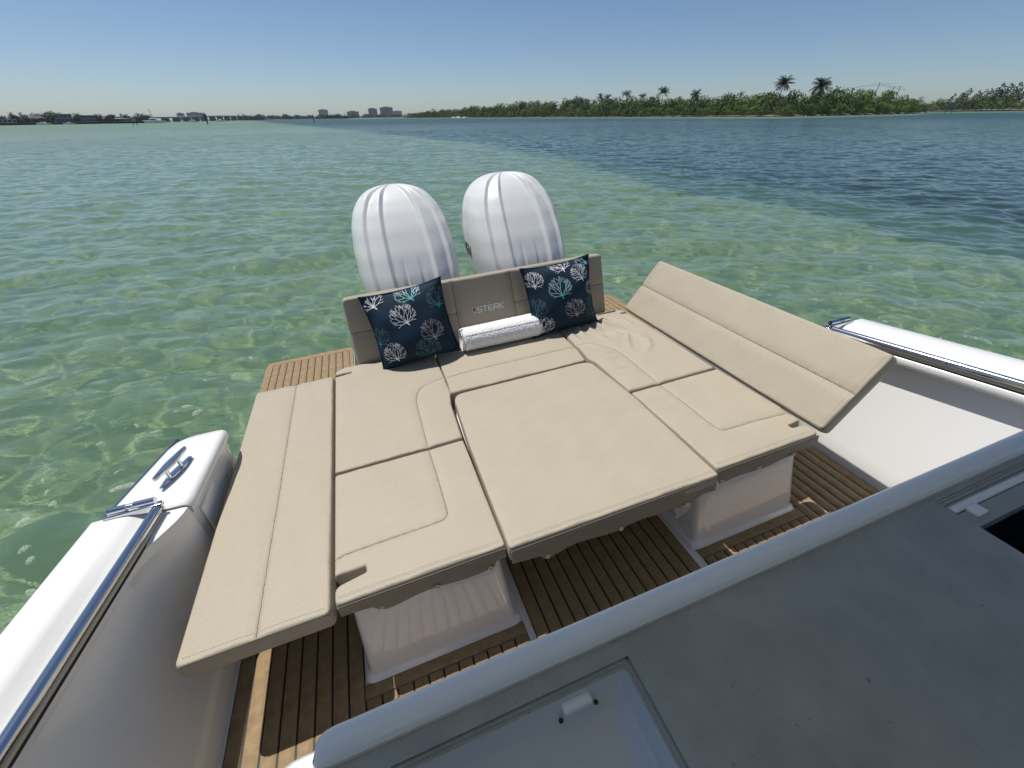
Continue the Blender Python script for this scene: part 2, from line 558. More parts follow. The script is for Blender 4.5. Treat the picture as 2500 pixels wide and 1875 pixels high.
def wave_height(X, Y, sp):
    Z = np.zeros(X.shape)
    for lam, th, a, ph in WAVES:
        m_ = sp < lam / 1.5
        if not m_.any(): continue
        att = np.clip((lam / sp[m_] - 1.5) / 1.5, 0, 1)
        p = 2 * math.pi / lam * (X[m_] * math.cos(th) + Y[m_] * math.sin(th)) + ph
        sn = np.sin(p)
        Z[m_] += a * att * (sn + .25 * (1 - 2 * sn * sn))
    return Z

# one sheet all round, finest where the boat looks
X, Y, sp, F = polar_grid(.5, 9000, 1000, -56, 84, 860)
V1 = np.stack([X, Y, wave_height(X, Y, sp)], -1).reshape(-1, 3)
X, Y, sp, F2 = polar_grid(.5, 9000, 240, 84, 304, 150)
V2 = np.stack([X, Y, wave_height(X, Y, sp)], -1).reshape(-1, 3)
water = mesh_obj('sea_water', np_mesh('sea_water', np.concatenate([V1, V2]), np.concatenate([F, F2 + len(V1)])), water_material())
tag(water, 'clear rippled green shallow sea water around the boat', 'water', kind='structure')
water.cycles.is_caustics_caster = True

def channel_edge(y):
    """x of the edge of the deep channel."""
    return np.where(y < 40, 10.3 + .012 * y, 10.8 - (y - 40) * .17) + .5 * np.sin(y * .31) + .35 * np.sin(y * .83 + 1)

def seabed_height(X, Y):
    D = np.hypot(X - EYE.x, Y - EYE.y)
    az = np.degrees(np.arctan2(X - EYE.x, Y - EYE.y))
    t = np.clip((X - channel_edge(Y)) / 4.5, 0, 1); t = t * t * (3 - 2 * t)
    shore = np.interp(az, ISL_AZ, ISL_D)
    near = np.clip((shore * .80 - D) / (shore * .12), 0, 1)          # shelf off the island
    t = t * np.where((az > 2) & (az < 100), near, 1)
    return -1.55 - 4.4 * t + .05 * np.sin(X * .9 + .3 * Y) * np.cos(Y * .7)

ISL_AZ = [6.5, 8.67, 12, 17.65, 25, 31.9, 40, 48.6, 53, 57, 60, 60.6, 75, 100]
ISL_D = [1100, 992, 850, 660, 510, 412, 340, 294, 322, 382, 470, 700, 720, 700]

WC = np.concatenate([V1, V2])
sl = water.data.attributes.new('silt', 'FLOAT', 'POINT')
sl.data.foreach_set('value', np.clip((seabed_height(WC[:, 0], WC[:, 1]) + 5.0) / 3.2, 0, 1).astype(np.float32))
X, Y, sp, F = polar_grid(.4, 9500, 420, -180, 180, 420)
Z = seabed_height(X, Y)
seabed = mesh_obj('seabed', np_mesh('seabed', np.stack([X, Y, Z], -1).reshape(-1, 3), F), None)
m, nt, b, N, L = nodes_of('sand_and_deep_tint')
b.inputs['Roughness'].default_value = 1; b.inputs['Specular IOR Level'].default_value = 0
tc = N.new('ShaderNodeTexCoord')
n1 = N.new('ShaderNodeTexNoise'); n1.inputs['Scale'].default_value = .55; n1.inputs['Detail'].default_value = 7; n1.inputs['Roughness'].default_value = .62
L.new(tc.outputs['Object'], n1.inputs['Vector'])
cr = N.new('ShaderNodeValToRGB')
cr.color_ramp.elements[0].position = .34; cr.color_ramp.elements[0].color = (.225, .275, .135, 1)
cr.color_ramp.elements[1].position = .66; cr.color_ramp.elements[1].color = (.35, .40, .225, 1)
L.new(n1.outputs['Fac'], cr.inputs['Fac'])
# pale weedy sand on the flat; channel painted with deep water's teal dimming
sx = N.new('ShaderNodeSeparateXYZ'); L.new(tc.outputs['Object'], sx.inputs[0])
mr = N.new('ShaderNodeMapRange'); mr.inputs['From Min'].default_value = -1.75; mr.inputs['From Max'].default_value = -5.2
L.new(sx.outputs['Z'], mr.inputs['Value'])
dp = N.new('ShaderNodeValToRGB')
e = dp.color_ramp.elements
e[0].position = 0; e[0].color = (1, 1, 1, 1)
e[1].position = 1; e[1].color = (0, 0, 0, 1)
L.new(mr.outputs[0], dp.inputs['Fac'])
mx = N.new('ShaderNodeMix'); mx.data_type = 'RGBA'
mx.inputs['A'].default_value = (.003, .050, .052, 1)
L.new(dp.outputs[0], mx.inputs['Factor']); L.new(cr.outputs[0], mx.inputs['B'])
L.new(mx.outputs['Result'], b.inputs['Base Color'])
seabed.data.materials.append(m)
seabed.cycles.is_caustics_receiver = True
tag(seabed, 'weedy sand bottom seen through the shallow green water', 'sea bed', kind='structure')

# foam flecks drifting by the boat: too many to count, one object
def foam():
    v, f = [], []
    fr = random.Random(4)
    spots = [(-2.45, 2.17, .06), (-2.51, 2.10, .035), (-2.78, 2.04, .05), (-2.85, 2.03, .03), (-2.35, 2.05, .09), (-2.61, 1.90, .06), (-3.0, 1.93, .05),
             (-3.17, 1.55, .05), (-3.1, 1.42, .05), (-3.02, 1.3, .05), (-2.88, 1.46, .04), (-2.72, 1.49, .04), (-2.62, 1.29, .11), (-3.11, 1.17, .07),
             (-2.96, .89, .06), (-2.88, .78, .05), (-2.78, .56, .06), (-2.43, 2.65, .05), (-2.1, 3.03, .07), (-1.9, 2.65, .05), (-1.95, 2.9, .03), (-2.2, 2.4, .03)]
    for _ in range(60):
        spots.append((fr.uniform(-4.2, -1.9), fr.uniform(.3, 3.6), fr.uniform(.006, .018)))
    for _ in range(110):
        spots.append((fr.uniform(1.9, 5.5), fr.uniform(-.2, 4.5), fr.uniform(.012, .045)))
    for x, y, s in spots:
        s *= .62
        n = 11; a0 = fr.uniform(0, 3.14); ec = fr.uniform(.35, .7)
        z = float(wave_height(np.array([x]), np.array([y]), np.array([.02]))[0])
        c = len(v); v.append((x, y, z + .010))
        for ring, rr, dz in ((0, .72, .009), (1, 1, .001)):
            for k in range(n):
                a = 2 * math.pi * k / n
                q = s * rr * (1 + .3 * math.sin(2 * a + x * 9) + fr.uniform(-.14, .14))
                px, py = q * math.cos(a), q * ec * math.sin(a)
                X_, Y_ = x + px * math.cos(a0) - py * math.sin(a0), y + px * math.sin(a0) + py * math.cos(a0)
                zz = float(wave_height(np.array([X_]), np.array([Y_]), np.array([.02]))[0])
                v.append((X_, Y_, zz + dz))
        for k in range(n):
            k2 = (k + 1) % n
            f.append((c, c + 1 + k, c + 1 + k2)); f.append((c + 1 + k, c + 1 + n + k, c + 1 + n + k2, c + 1 + k2))
    m, nt, b, N, L = nodes_of('sea_foam')
    b.inputs['Base Color'].default_value = (.55, .62, .52, 1); b.inputs['Roughness'].default_value = .7
    tc = N.new('ShaderNodeTexCoord'); vo = N.new('ShaderNodeTexVoronoi'); vo.inputs['Scale'].default_value = 130
    cr = N.new('ShaderNodeValToRGB'); cr.color_ramp.elements[0].position = .15; cr.color_ramp.elements[1].position = .5
    cr.color_ramp.elements[0].color = (.85, .85, .85, 1); cr.color_ramp.elements[1].color = (.25, .25, .25, 1)
    L.new(tc.outputs['Object'], vo.inputs['Vector']); L.new(vo.outputs['Distance'], cr.inputs['Fac']); L.new(cr.outputs[0], b.inputs['Alpha'])
    o = mesh_obj('sea_foam', py_mesh('sea_foam', v, f), m)
    tag(o, 'small white foam flecks drifting on the green water beside the boat', 'foam', kind='stuff')
foam()

# ------------------------------------------------------------------ the boat: hull, side decks, sole, swim platform, seat bases
CX = .675
boat = thing('motor_boat', 'white motor boat with beige sunbed aft, teak sole and side decks', 'boat', (CX, 1.5, -.35))

# per side: rail offset from the wall foot and its growth forward, height, deck width
SIDE = {-1: (.092, .040, .622, .200, 1.435, .097), 1: (.165, .115, .628, .245, 1.40, .058)}
WALL = 1.545

def side_profile(s, y):
    """Outward distance from the wall foot and height, wall foot to hull side."""
    r0, gr, z0, wd, yh, rise = SIDE[s]
    z = z0 + (yh - y) * rise
    r = r0 + (yh - y) * gr
    dp = sstep(yh - .06, yh - .50, y) if s < 0 else 0
    fin = sstep(yh - .26, yh + .005, y)                              # wall turns inboard to meet the aft block
    a = r * (1 - fin) + (.005) * fin
    f = wd / .2
    P = [(0, -.02), (.002, .01)]
    st = (.022 if s < 0 else .052) * (1 - fin)
    pr = .004 if s < 0 else .030                         # upper strip stands proud of the wall below
    for t in (.15, .35, .55, .75, .9, 1): P.append(((a + st) * t * (1 - fin * .5 * (1 - t)), .01 + (z - .095) * t))
    P += [(a + st * .9, z - .083), (a - pr * .9, z - .082), (a - pr, z - .077), (a - pr * .95, z - .046), (a - pr * .7, z - .040), (a + .012, z - .036), (r + .030 * f, z - .030 - .022 * dp), (r + .045 * f, z - .022 - .026 * dp), (r + .060 * f, z - .010 - .024 * dp), (r + .078 * f, z - .010 * dp),
          (r + .094 * f, z + .003), (r + .110 * f, z + .005), (r + .150 * f, z + .006), (r + .192 * f, z + .006), (r + .198 * f, z + .002), (r + .200 * f, z - .008), (r + .200 * f, z - .04),
          (r + .19 * f, z - .25), (r + .10 * f, -.3), (r - .05, -.75)]
    return P

for s in (-1, 1):
    r0, gr, z0, wd, yh, rise = SIDE[s]
    zt = lambda y: z0 + (yh - y) * rise
    ys = np.concatenate([np.linspace(-2.2, .5, 10), np.linspace(.58, yh + .002, 26)])
    secs = [[((CX + s * (WALL + o_)), y, z_) for o_, z_ in side_profile(s, y)] for y in ys]
    sd = part('side_deck', loft_mesh('side_deck', secs, closed=False, caps=False, angle=55), M['gel'], boat)
    sd['label'] = 'white side deck with rounded coaming, ' + ('left' if s < 0 else 'right') + ' side of the photo'
    # stainless grab rail with its trim strip
    pts, strip = [], []
    for y in np.linspace(-2.2, yh - .012, 130):
        r = WALL + r0 + (yh - y) * gr
        pts.append((CX + s * (r - .010), y, zt(y) - .004))
        strip.append((CX + s * (r - .014), y, zt(y) - .028))
    part('grab_rail', tube_mesh('grab_rail', pts, .0175, 28), M['chrome'], boat)
    part('rail_trim', tube_mesh('rail_trim', strip, .0085, 8), M['cream'], boat)
    part('rail_gasket', tube_mesh('rail_gasket', [(p[0] - s * .004, p[1], p[2] - .011) for p in strip], .005, 6), M['caulk'], boat)
    # aft block behind the folding side deck
    y0, y1 = yh + .008, (yh + .50 if s < 0 else yh + 1.30)
    top0 = z0 + (-.20 if s > 0 else -.018)
    OUT = lambda y: np.interp(y, (y0, y1), (1.835, 1.700)) + (.09 if s > 0 else 0)
    INN = lambda y: np.interp(y, (y0, y1), (1.535, 1.500))
    secs = []
    for y, k in ((y0, .55), (y0 + .012, .85), (y0 + .03, 1), (y0 + .2, 1), (y1 - .10, 1), (y1 - .05, .8), (y1 - .015, .3), (y1, 0)):
        out, inn = OUT(y) - (1 - k) * .03, INN(y) + (1 - k) * .02
        top = top0 - (1 - k) * .022
        prof = [(1.545, -.05), (1.546, .20), (inn + .030, .26), (inn + .020, top - .080), (inn + .018, top - .060), (inn + .002, top - .052), (inn - .004, top - .044), (inn - .005, top - .020), (inn + .002, top - .008), (inn + .012, top - .002), (inn + .028, top),
                (out - .030, top + .002), (out - .012, top - .001), (out - .003, top - .010), (out, top - .03), (out - .02, .2), (out - .12, -.75)]
        secs.append([(CX + s * a_, y, z) for a_, z in prof])
    part('quarter_block', loft_mesh('quarter_block', secs, closed=False, caps=True, angle=42), M['gel'], boat)
    part('rub_rail', tube_mesh('rub_rail', [(CX + s * (OUT(y) + .001), y, top0 - .016) for y in np.linspace(y0 + .02, y1 - .02, 8)], .0125, 10), M['dark_chrome'], boat)
    # raised panel on the inboard face with a latch
    pb = box_mesh('hatch_panel', -.006, .006, y0 + .05, y1 - .06, .22, top0 - .09, .005, 2)
    hp = part('hatch_panel', pb, M['gel'], boat)
    hp.location.x += CX + s * 1.547
    part('latch', lathe_mesh('latch', [(0, -.004), (.022, -.002), (.022, .004), (.017, .008), (.012, .008), (.010, .003), (0, .003)], 18, 'x', (CX + s * 1.543, y0 + .34, .43)), M['brass'], boat)
    # hinge across the joint
    hx = (WALL + r0 - .03, WALL + r0 + .135)
    def xr(a_, b_): return sorted((CX + s * a_, CX + s * b_))
    hg = part('hinge', box_mesh('hinge', *xr(hx[0], hx[1] + .02), yh - .008, yh + .003, z0 - .01, z0 + .016, .002), M['chrome'], boat)
    for a_, b_, r_ in ((hx[0] + .02, hx[0] + .085, .0125), (hx[0] + .09, hx[0] + .105, .011), (hx[0] + .11, hx[0] + .165, .0135)):
        xs = xr(a_, b_)
        part('hinge_knuckle', tube_mesh('hinge_knuckle', [(xs[0], yh + .012, z0 + .026), (xs[1], yh + .012, z0 + .024)], r_, 12), M['chrome'], boat, hg)
    part('hinge_leaf', box_mesh('hinge_leaf', *xr(hx[0] + .02, hx[0] + .095), yh + .01, yh + .042, z0 - .014, z0 - .006, .002), M['chrome'], boat, hg)
    if s > 0: continue
    # mooring cleat: base plate, two posts, boat-shaped horn
    def lens(L_, W_, za, zb, taper=.35, n=9):
        sec = []
        for i in range(n):
            t = -1 + 2 * i / (n - 1)
            w = W_ * (1 - (1 - taper) * abs(t) ** 1.8)
            sec.append([(w, t * L_, za), (w, t * L_, zb - .003), (w * .7, t * L_, zb), (-w * .7, t * L_, zb), (-w, t * L_, zb - .003), (-w, t * L_, za)])
        return sec
    cl = part('cleat', loft_mesh('cleat', lens(.090, .024, .0, .006), angle=35), M['chrome'], boat)
    cl.location = Vector(cl.location) + Vector((CX + s * 1.630, yh + .21, top0 + .001))
    cl.rotation_euler.z = s * R(19)
    for dy in (-.034, .034):
        part('cleat_post', lathe_mesh('cleat_post', [(.010, .0), (.0075, .012), (.0075, .034), (.010, .044)], 14, 'z', (0, dy, .005)), M['chrome'], boat, cl)
    part('cleat_horn', loft_mesh('cleat_horn', lens(.094, .018, .046, .060, .25, 13), angle=35), M['chrome'], boat, cl)

# hull body below, transom and platform
part('hull_bottom', box_mesh('hull_bottom', CX - 1.5, CX + 1.5, -2.6, 2.75, -.8, -.06, .05), M['gel'], boat)
fl_slab = part('cockpit_floor', box_mesh('cockpit_floor', CX - 1.552, CX + 1.552, -1.9, 2.86, -.055, -.0075), M['gel_gloss'], boat)
fl_slab['label'] = 'cockpit sole laid with brown teak-look planks'

PITCH, GAP = .0575, .0075
def teak_panel(floor, x0, x1, y0, y1, z, caulk_name='caulking', first=None):
    """Black caulk bed with single planks on it."""
    part(caulk_name, box_mesh(caulk_name, x0, x1, y0, y1, z - .007, z - .0022), M['caulk'], boat, floor)
    n = max(1, int(round((x1 - x0) / PITCH)))
    p = (x1 - x0) / n
    shared = box_mesh('plank', -(p - GAP) / 2, (p - GAP) / 2, -(y1 - y0) / 2, (y1 - y0) / 2, -.0065, 0, .0008, 1)
    shared.materials.append(M['teak'])
    for i in range(n):
        mesh_obj('plank', shared, None, floor, (x0 + p * (i + .5), (y0 + y1) / 2, z))

teak_panel(fl_slab, CX - 1.535, -.392, -1.5, 2.60, 0)                 # left passage
teak_panel(fl_slab, -.392, .243, -1.5, .800, 0)                       # ahead of the left seat base
part('margin_board', box_mesh('margin_board', -.392, .243, .803, .853, -.0065, 0, .001), M['teak'], boat, fl_slab)
teak_panel(fl_slab, .272, 1.072, -1.5, 2.30, 0)                       # centre
teak_panel(fl_slab, 1.115, 1.735, -1.5, .800, 0)
part('margin_board', box_mesh('margin_board', 1.115, 1.735, .803, .853, -.0065, 0, .001), M['teak'], boat, fl_slab)
teak_panel(fl_slab, 1.735, CX + 1.535, -1.5, 2.60, 0)

# swim platform with a well for the motors
def platform():
    ol = [(-1.10, 2.66), (2.45, 2.66), (2.45, 3.84), (1.76, 3.84), (1.70, 3.76), (1.70, 2.95), (-.34, 2.95), (-.34, 3.76), (-.40, 3.84), (-1.10, 3.84)]
    ol = round_poly(ol, [.01, .01, .06, .03, .03, .02, .02, .03, .03, .06], 5)
    bm = bmesh.new()
    top = [bm.verts.new((x, y, -.012)) for x, y in ol]
    bot = [bm.verts.new((x, y, -.13)) for x, y in ol]
    bm.faces.new(top); bm.faces.new(bot[::-1])
    for i in range(len(ol)):
        j = (i + 1) % len(ol)
        bm.faces.new((top[i], bot[i], bot[j], top[j]))
    return bm_mesh('swim_platform', bm)
plat = part('swim_platform', platform(), M['cream'], boat)
plat['label'] = 'teak-topped swim platform behind the sunbed'
for x0, x1, sgn in ((-1.092, -.348, -1), (1.708, 2.442, 1)):
    # border boards round each wing of the platform, rounded outside corner
    zc = 0.0
    ol = [(x0, 2.67), (x1, 2.67), (x1, 3.832), (x0, 3.832)]
    rr = [.002, .002, .05, .05]
    oo = round_poly(ol, rr, 6)
    ins = [(x0 + .052, 2.72), (x1 - .03, 2.72), (x1 - .03, 3.765), (x0 + .052, 3.765)] if sgn < 0 else [(x0 + .03, 2.72), (x1 - .052, 2.72), (x1 - .052, 3.765), (x0 + .03, 3.765)]
    bm = bmesh.new()
    vs = [bm.verts.new((x, y, zc)) for x, y in oo]; vb = [bm.verts.new((x, y, -.012)) for x, y in oo]
    iv = [bm.verts.new((x, y, zc)) for x, y in ins]; ib = [bm.verts.new((x, y, -.012)) for x, y in ins]
    e1 = [bm.edges.new((vs[i], vs[(i + 1) % len(vs)])) for i in range(len(vs))] + [bm.edges.new((iv[i], iv[(i + 1) % 4])) for i in range(4)]
    bmesh.ops.triangle_fill(bm, use_beauty=True, use_dissolve=False, edges=e1)
    for a_, b_ in ((vs, vb), (iv, ib)):
        for i in range(len(a_)):
            bm.faces.new((a_[i], b_[i], b_[(i + 1) % len(a_)], a_[(i + 1) % len(a_)]))
    part('border_board', bm_mesh('border_board', bm), M['teak'], boat, plat)
    teak_panel(plat, ins[0][0] + .001, ins[1][0] - .001, ins[0][1] + .001, ins[2][1] - .001, -.0015)

# moulded seat bases under the cushions
def seat_base(x0, x1, name='seat_base'):
    secs = []
    for z, g in ((-.007, .022), (.004, .020), (.012, .010), (.022, .002), (.05, .0), (.30, -.018), (.372, -.022), (.380, -.030)):
        yf = .868 - g + .045 * max(0, (z - .05) / .33)
        ol = round_poly([(x0 - g, yf), (x1 + g, yf), (x1 + g, 2.5), (x0 - g, 2.5)], [.04, .04, .01, .01], 6)
        secs.append([(x, y, z) for x, y in ol])
    return part(name, loft_mesh(name, secs, angle=60), M['gel_gloss'], boat)
seat_base(-.368, .222)
seat_base(1.118, 1.712)
part('aft_seat_base', box_mesh('aft_seat_base', .262, 1.092, 2.02, 2.56, -.006, .378, .012), M['gel_gloss'], boat)
part('transom_box', box_mesh('transom_box', -.33, 1.69, 2.515, 2.62, -.006, .31, .012), M['gel'], boat)
tb = part('table_leaf', box_mesh('table_leaf', .24, 1.14, .905, 1.92, .348, .366, .004), M['gel'], boat)
part('table_pedestal', lathe_mesh('table_pedestal', [(.12, -.004), (.12, .006), (.045, .015), (.045, .348)], 24, 'z', (.69, 1.42, 0)), M['chrome'], boat, tb)
part('motor_bracket', box_mesh('motor_bracket', -.2, 1.60, 2.72, 3.05, -.55, .30, .03), M['gel'], boat)

# hard top over the helm, ahead of the sunbed, carried by four posts
ht = part('hard_top', box_mesh('hard_top', -.575, 1.78, -2.4, 1.16, 2.22, 2.29, .03), M['gel'], boat)
for x in (-.50, 1.7):
    for y in (-.75, -2.2):
        part('hard_top_post', tube_mesh('hard_top_post', [(x, y, .0), (x, y, 2.23)], .028, 10), M['chrome'], boat, ht)

# unseen panel behind the camera, added to keep forward sky light off the cockpit
part('sky_block_panel', box_mesh('sky_block_panel', CX - 1.5, CX + 1.5, -2.3, -2.2, 0, 2.21, .02), M['gel'], boat)

# ------------------------------------------------------------------ wet bar in the foreground
bar = thing('wet_bar', 'shaded grey-topped wet bar counter with white raised lip in the foreground', 'counter', (.9, 0, 0))
# cabinet below, with a shoulder at its left end
secs = []
for z, g, r_ in ((0, 0, .05), (.74, .0, .05), (.80, .003, .05), (.835, .011, .05), (.856, .024, .05), (.866, .040, .04), (.870, .060, .03), (.870, .11, .01)):
    ol = round_poly([(-.378 + g, -.42), (2.0, -.42), (2.0, .386 - g), (-.378 + g, .386 - g)], [.02, .02, .02, r_], 6)
    secs.append([(x, y, z) for x, y in ol])
part('cabinet', loft_mesh('cabinet', secs, caps=False, angle=50), M['gel'], bar)
ZC = .900
# counter top in slabs round the two openings
LX0, LX1, LY0, LY1 = -.158, .276, -.30, .283           # lid opening
HX0, HX1, HY0, HY1 = 1.163, 1.75, -.25, .219           # dark opening on the right
TX0, TY0, TY1 = 1.157, .258, .302                       # track behind it
def slab(x0, x1, y0, y1, z0=ZC - .03, z1=ZC, name='counter_top', mat='counter', bev=.002):
    return part(name, box_mesh(name, x0, x1, y0, y1, z0, z1, bev, 1), M[mat], bar)
def counter():
    bm = bmesh.new()
    xs = [-.29, LX0, LX1, TX0, HX0, HX1, 1.995]; ys = [-.40, LY0, HY0, HY1, TY0, LY1, TY1, .318]
    # plan with openings as one faced sheet, then thickness
    def hole(x, y):
        return (LX0 < x < LX1 and LY0 < y < LY1) or (HX0 < x < HX1 and HY0 < y < HY1) or (x > TX0 and TY0 < y < TY1)
    cache = {}
    def vert(x, y):
        k = (round(x, 5), round(y, 5))
        if k not in cache: cache[k] = bm.verts.new((x, y, ZC))
        return cache[k]
    fs = []
    for i in range(len(xs) - 1):
        for j in range(len(ys) - 1):
            if hole((xs[i] + xs[i + 1]) / 2, (ys[j] + ys[j + 1]) / 2): continue
            fs.append(bm.faces.new((vert(xs[i], ys[j]), vert(xs[i + 1], ys[j]), vert(xs[i + 1], ys[j + 1]), vert(xs[i], ys[j + 1]))))
    r = bmesh.ops.extrude_face_region(bm, geom=fs)
    bmesh.ops.translate(bm, vec=(0, 0, -.03), verts=[v for v in r['geom'] if isinstance(v, bmesh.types.BMVert)])
    return bm_mesh('counter_top', bm)
ct = part('counter_top', counter(), M['counter'], bar)
ct['label'] = 'grey speckled solid-surface counter top in shade'
# raised white lip along the aft edge
def lip():
    prof = [(.300, .890), (.312, .896), (.318, .904), (.321, .914), (.326, .921), (.334, .9245), (.350, .9245), (.360, .921), (.367, .912), (.369, .89), (.367, .82), (.352, .80)]
    secs = []
    for x, g in ((-.275, .035), (-.268, .012), (-.255, .002), (-.24, 0), (.5, 0), (1.2, 0), (2.0, 0)):
        secs.append([(x + (0 if g == 0 else 0), y - g * .6 if y > .335 else y, z - g * .5) for y, z in prof])
    return loft_mesh('lip', secs, closed=True, caps=True, angle=60)
part('lip', lip(), M['gel'], bar)
part('lip_seal', tube_mesh('lip_seal', [(-.262, .3165, .9015), (1.99, .3165, .9015)], .0022, 6), M['cream'], bar)
# moulded white tray let into the counter, with a stepped rim
def tray():
    ol0 = round_poly([(LX0, LY0), (LX1, LY0), (LX1, LY1), (LX0, LY1)], [.006, .006, .012, .006], 5)
    c = np.mean(ol0, 0)
    secs = []
    for g, z in ((-.004, -.012), (.0, -.005), (.006, -.005), (.0075, -.010), (.013, -.010), (.0145, -.016), (.020, -.028), (.028, -.042), (.040, -.055), (.056, -.064), (.075, -.068), (.10, -.069)):
        secs.append([(x - np.sign(x - c[0]) * min(g, abs(x - c[0])), y - np.sign(y - c[1]) * min(g, abs(y - c[1])), ZC + z) for x, y in ol0])
    me = loft_mesh('tray', secs, caps=True, angle=60)
    bm = bmesh.new(); bm.from_mesh(me)
    bmesh.ops.delete(bm, geom=[f for f in bm.faces if len(f.verts) > 4 and f.calc_center_median().z > ZC - .03], context='FACES')
    bm.to_mesh(me); bm.free()
    me.materials.append(M['counter']); me.materials.append(M['tray'])
    for p in me.polygons: p.material_index = 1 if p.center.z < ZC - .0125 else 0
    return me
lid = part('sink_tray', tray(), None, bar)
hg = part('lid_hinge', box_mesh('lid_hinge', .131, .187, .250, .270, ZC - .040, ZC - .020, .004), M['gel_text'], bar, lid)
part('hinge_screw', lathe_mesh('hinge_screw', [(.0045, 0), (.0045, .0015), (0, .0018)], 10, 'z', (.124, .250, ZC - .040)), M['black'], bar, lid)
part('hinge_screw', lathe_mesh('hinge_screw', [(.0045, 0), (.0045, .0015), (0, .0018)], 10, 'z', (.194, .252, ZC - .040)), M['black'], bar, lid)
# opening on the right: dark well with a black lid knob, and the track with its stop block
well = part('well', box_mesh('well', HX0 - .004, HX1 + .004, HY0 - .004, HY1 + .004, ZC - .26, ZC - .0305), M['navy_in'], bar)
bm = bmesh.new(); bm.from_mesh(well.data)
bmesh.ops.delete(bm, geom=[f for f in bm.faces if f.calc_center_median().z > ZC - .04], context='FACES')
bm.to_mesh(well.data); bm.free()
part('knob', lathe_mesh('knob', [(.10, -.14), (.10, -.05), (.095, -.035), (.06, -.03), (.055, -.022), (0, -.02)], 28, 'z', (1.40, .09, ZC)), M['black'], bar, well)
part('knob_cap', lathe_mesh('knob_cap', [(.045, -.022), (.045, -.010), (.03, -.004), (0, -.003)], 20, 'z', (1.375, .125, ZC)), M['chrome'], bar, well)
trk = part('track', box_mesh('track', TX0, 1.995, TY0, TY1, ZC - .03, ZC - .016), M['gel'], bar)
part('track_rib', box_mesh('track_rib', TX0 + .004, 1.99, TY1 - .014, TY1 - .008, ZC - .016, ZC - .004, .002), M['counter'], bar, trk)
part('track_ledge', box_mesh('track_ledge', TX0 + .01, 1.99, TY0 + .004, TY0 + .022, ZC - .016, ZC - .003, .003), M['gel'], bar, trk)
part('stop_block', box_mesh('stop_block', 1.19, 1.225, .235, .262, ZC - .002, ZC + .008, .003), M['gel'], bar, trk)

# ------------------------------------------------------------------ sunbed cushions
SUNBED = 'cushions of the sunbed'
def pad(name, label, outline, z0, z1, seams=(), stitch=(), front=None, snaps=(), base=None, **kw):
    c = np.mean(outline, 0)
    t = thing(name, label, 'cushion', (c[0], c[1], z0), SUNBED)
    me = cushion_mesh('pad', outline, z0, z1, seams=seams, **kw)
    body = part('pad', me, M['vinyl'], t)
    for ln in seams:
        part('seam', seam_mesh('seam', me, ln), M['seam'], t)
    for k, (ln, off) in enumerate(stitch):
        st = part('stitching', stitch_mesh('stitching', me, ln, off), M['thread'], t)
        st['kind'] = 'stuff'
    if front:
        x0, x1, yf, zb, low = front                       # hanging flap with its scalloped lower edge
        xs = np.linspace(x0, x1, 60)
        v, f = [], []
        for x in xs:
            zl = np.interp(x, [p[0] for p in low], [p[1] for p in low])
            bulge = .004 + .004 * math.sin(x * 23)
            v += [(x, yf - .0060, z1 - .015), (x, yf - .0085 - bulge * .2, zb + .014), (x, yf - .005 - bulge, zl), (x, yf - .003 - bulge, zl + .0005), (x, yf - .003, z1 - .015)]
        for i in range(len(xs) - 1):
            for k in range(5):
                k2 = (k + 1) % 5
                f.append((i * 5 + k, (i + 1) * 5 + k, (i + 1) * 5 + k2, i * 5 + k2))
        f.append((0, 1, 2, 3, 4)); e_ = (len(xs) - 1) * 5; f.append((e_ + 4, e_ + 3, e_ + 2, e_ + 1, e_))
        me2 = py_mesh('snap_flap', v, f, True, 60)
        bm = bmesh.new(); bm.from_mesh(me2); bmesh.ops.recalc_face_normals(bm, faces=bm.faces); bm.to_mesh(me2); bm.free()
        fl = part('snap_flap', me2, M['taupe'], t)
        # edge seam of the flap, with its stitches
        part('piping', tube_mesh('piping', [(x, yf - .0050, z1 - .0125) for x in np.linspace(x0 + .004, x1 - .004, 20)], .0024, 6), M['seam'], t)
        v, f = [], []
        for x in np.arange(x0 + .01, x1 - .01, .0085):
            b = len(v)
            for dx, dz in ((-.0028, -.0007), (.0028, -.0007), (.0028, .0007), (-.0028, .0007)): v.append((x + dx, yf - .0078, z1 - .0215 + dz))
            v.append((x, yf - .0092, z1 - .0215))
            f += [(b, b + 1, b + 4), (b + 1, b + 2, b + 4), (b + 2, b + 3, b + 4), (b + 3, b, b + 4)]
        st = part('stitching', py_mesh('stitching', v, f, False), M['thread'], t); st['kind'] = 'stuff'
        for x, z in snaps:
            part('snap', lathe_mesh('snap', [(.0105, .003), (.0105, .006), (.0085, .0085), (.0065, .0085), (.0055, .006), (.0055, .011), (.003, .0125), (0, .0125)], 16, 'y', (x, yf - .008, z)), M['brass'], t, None)
    return t

ZB, ZP = .385, .452                                        # underside and top of the pads
rp = round_poly
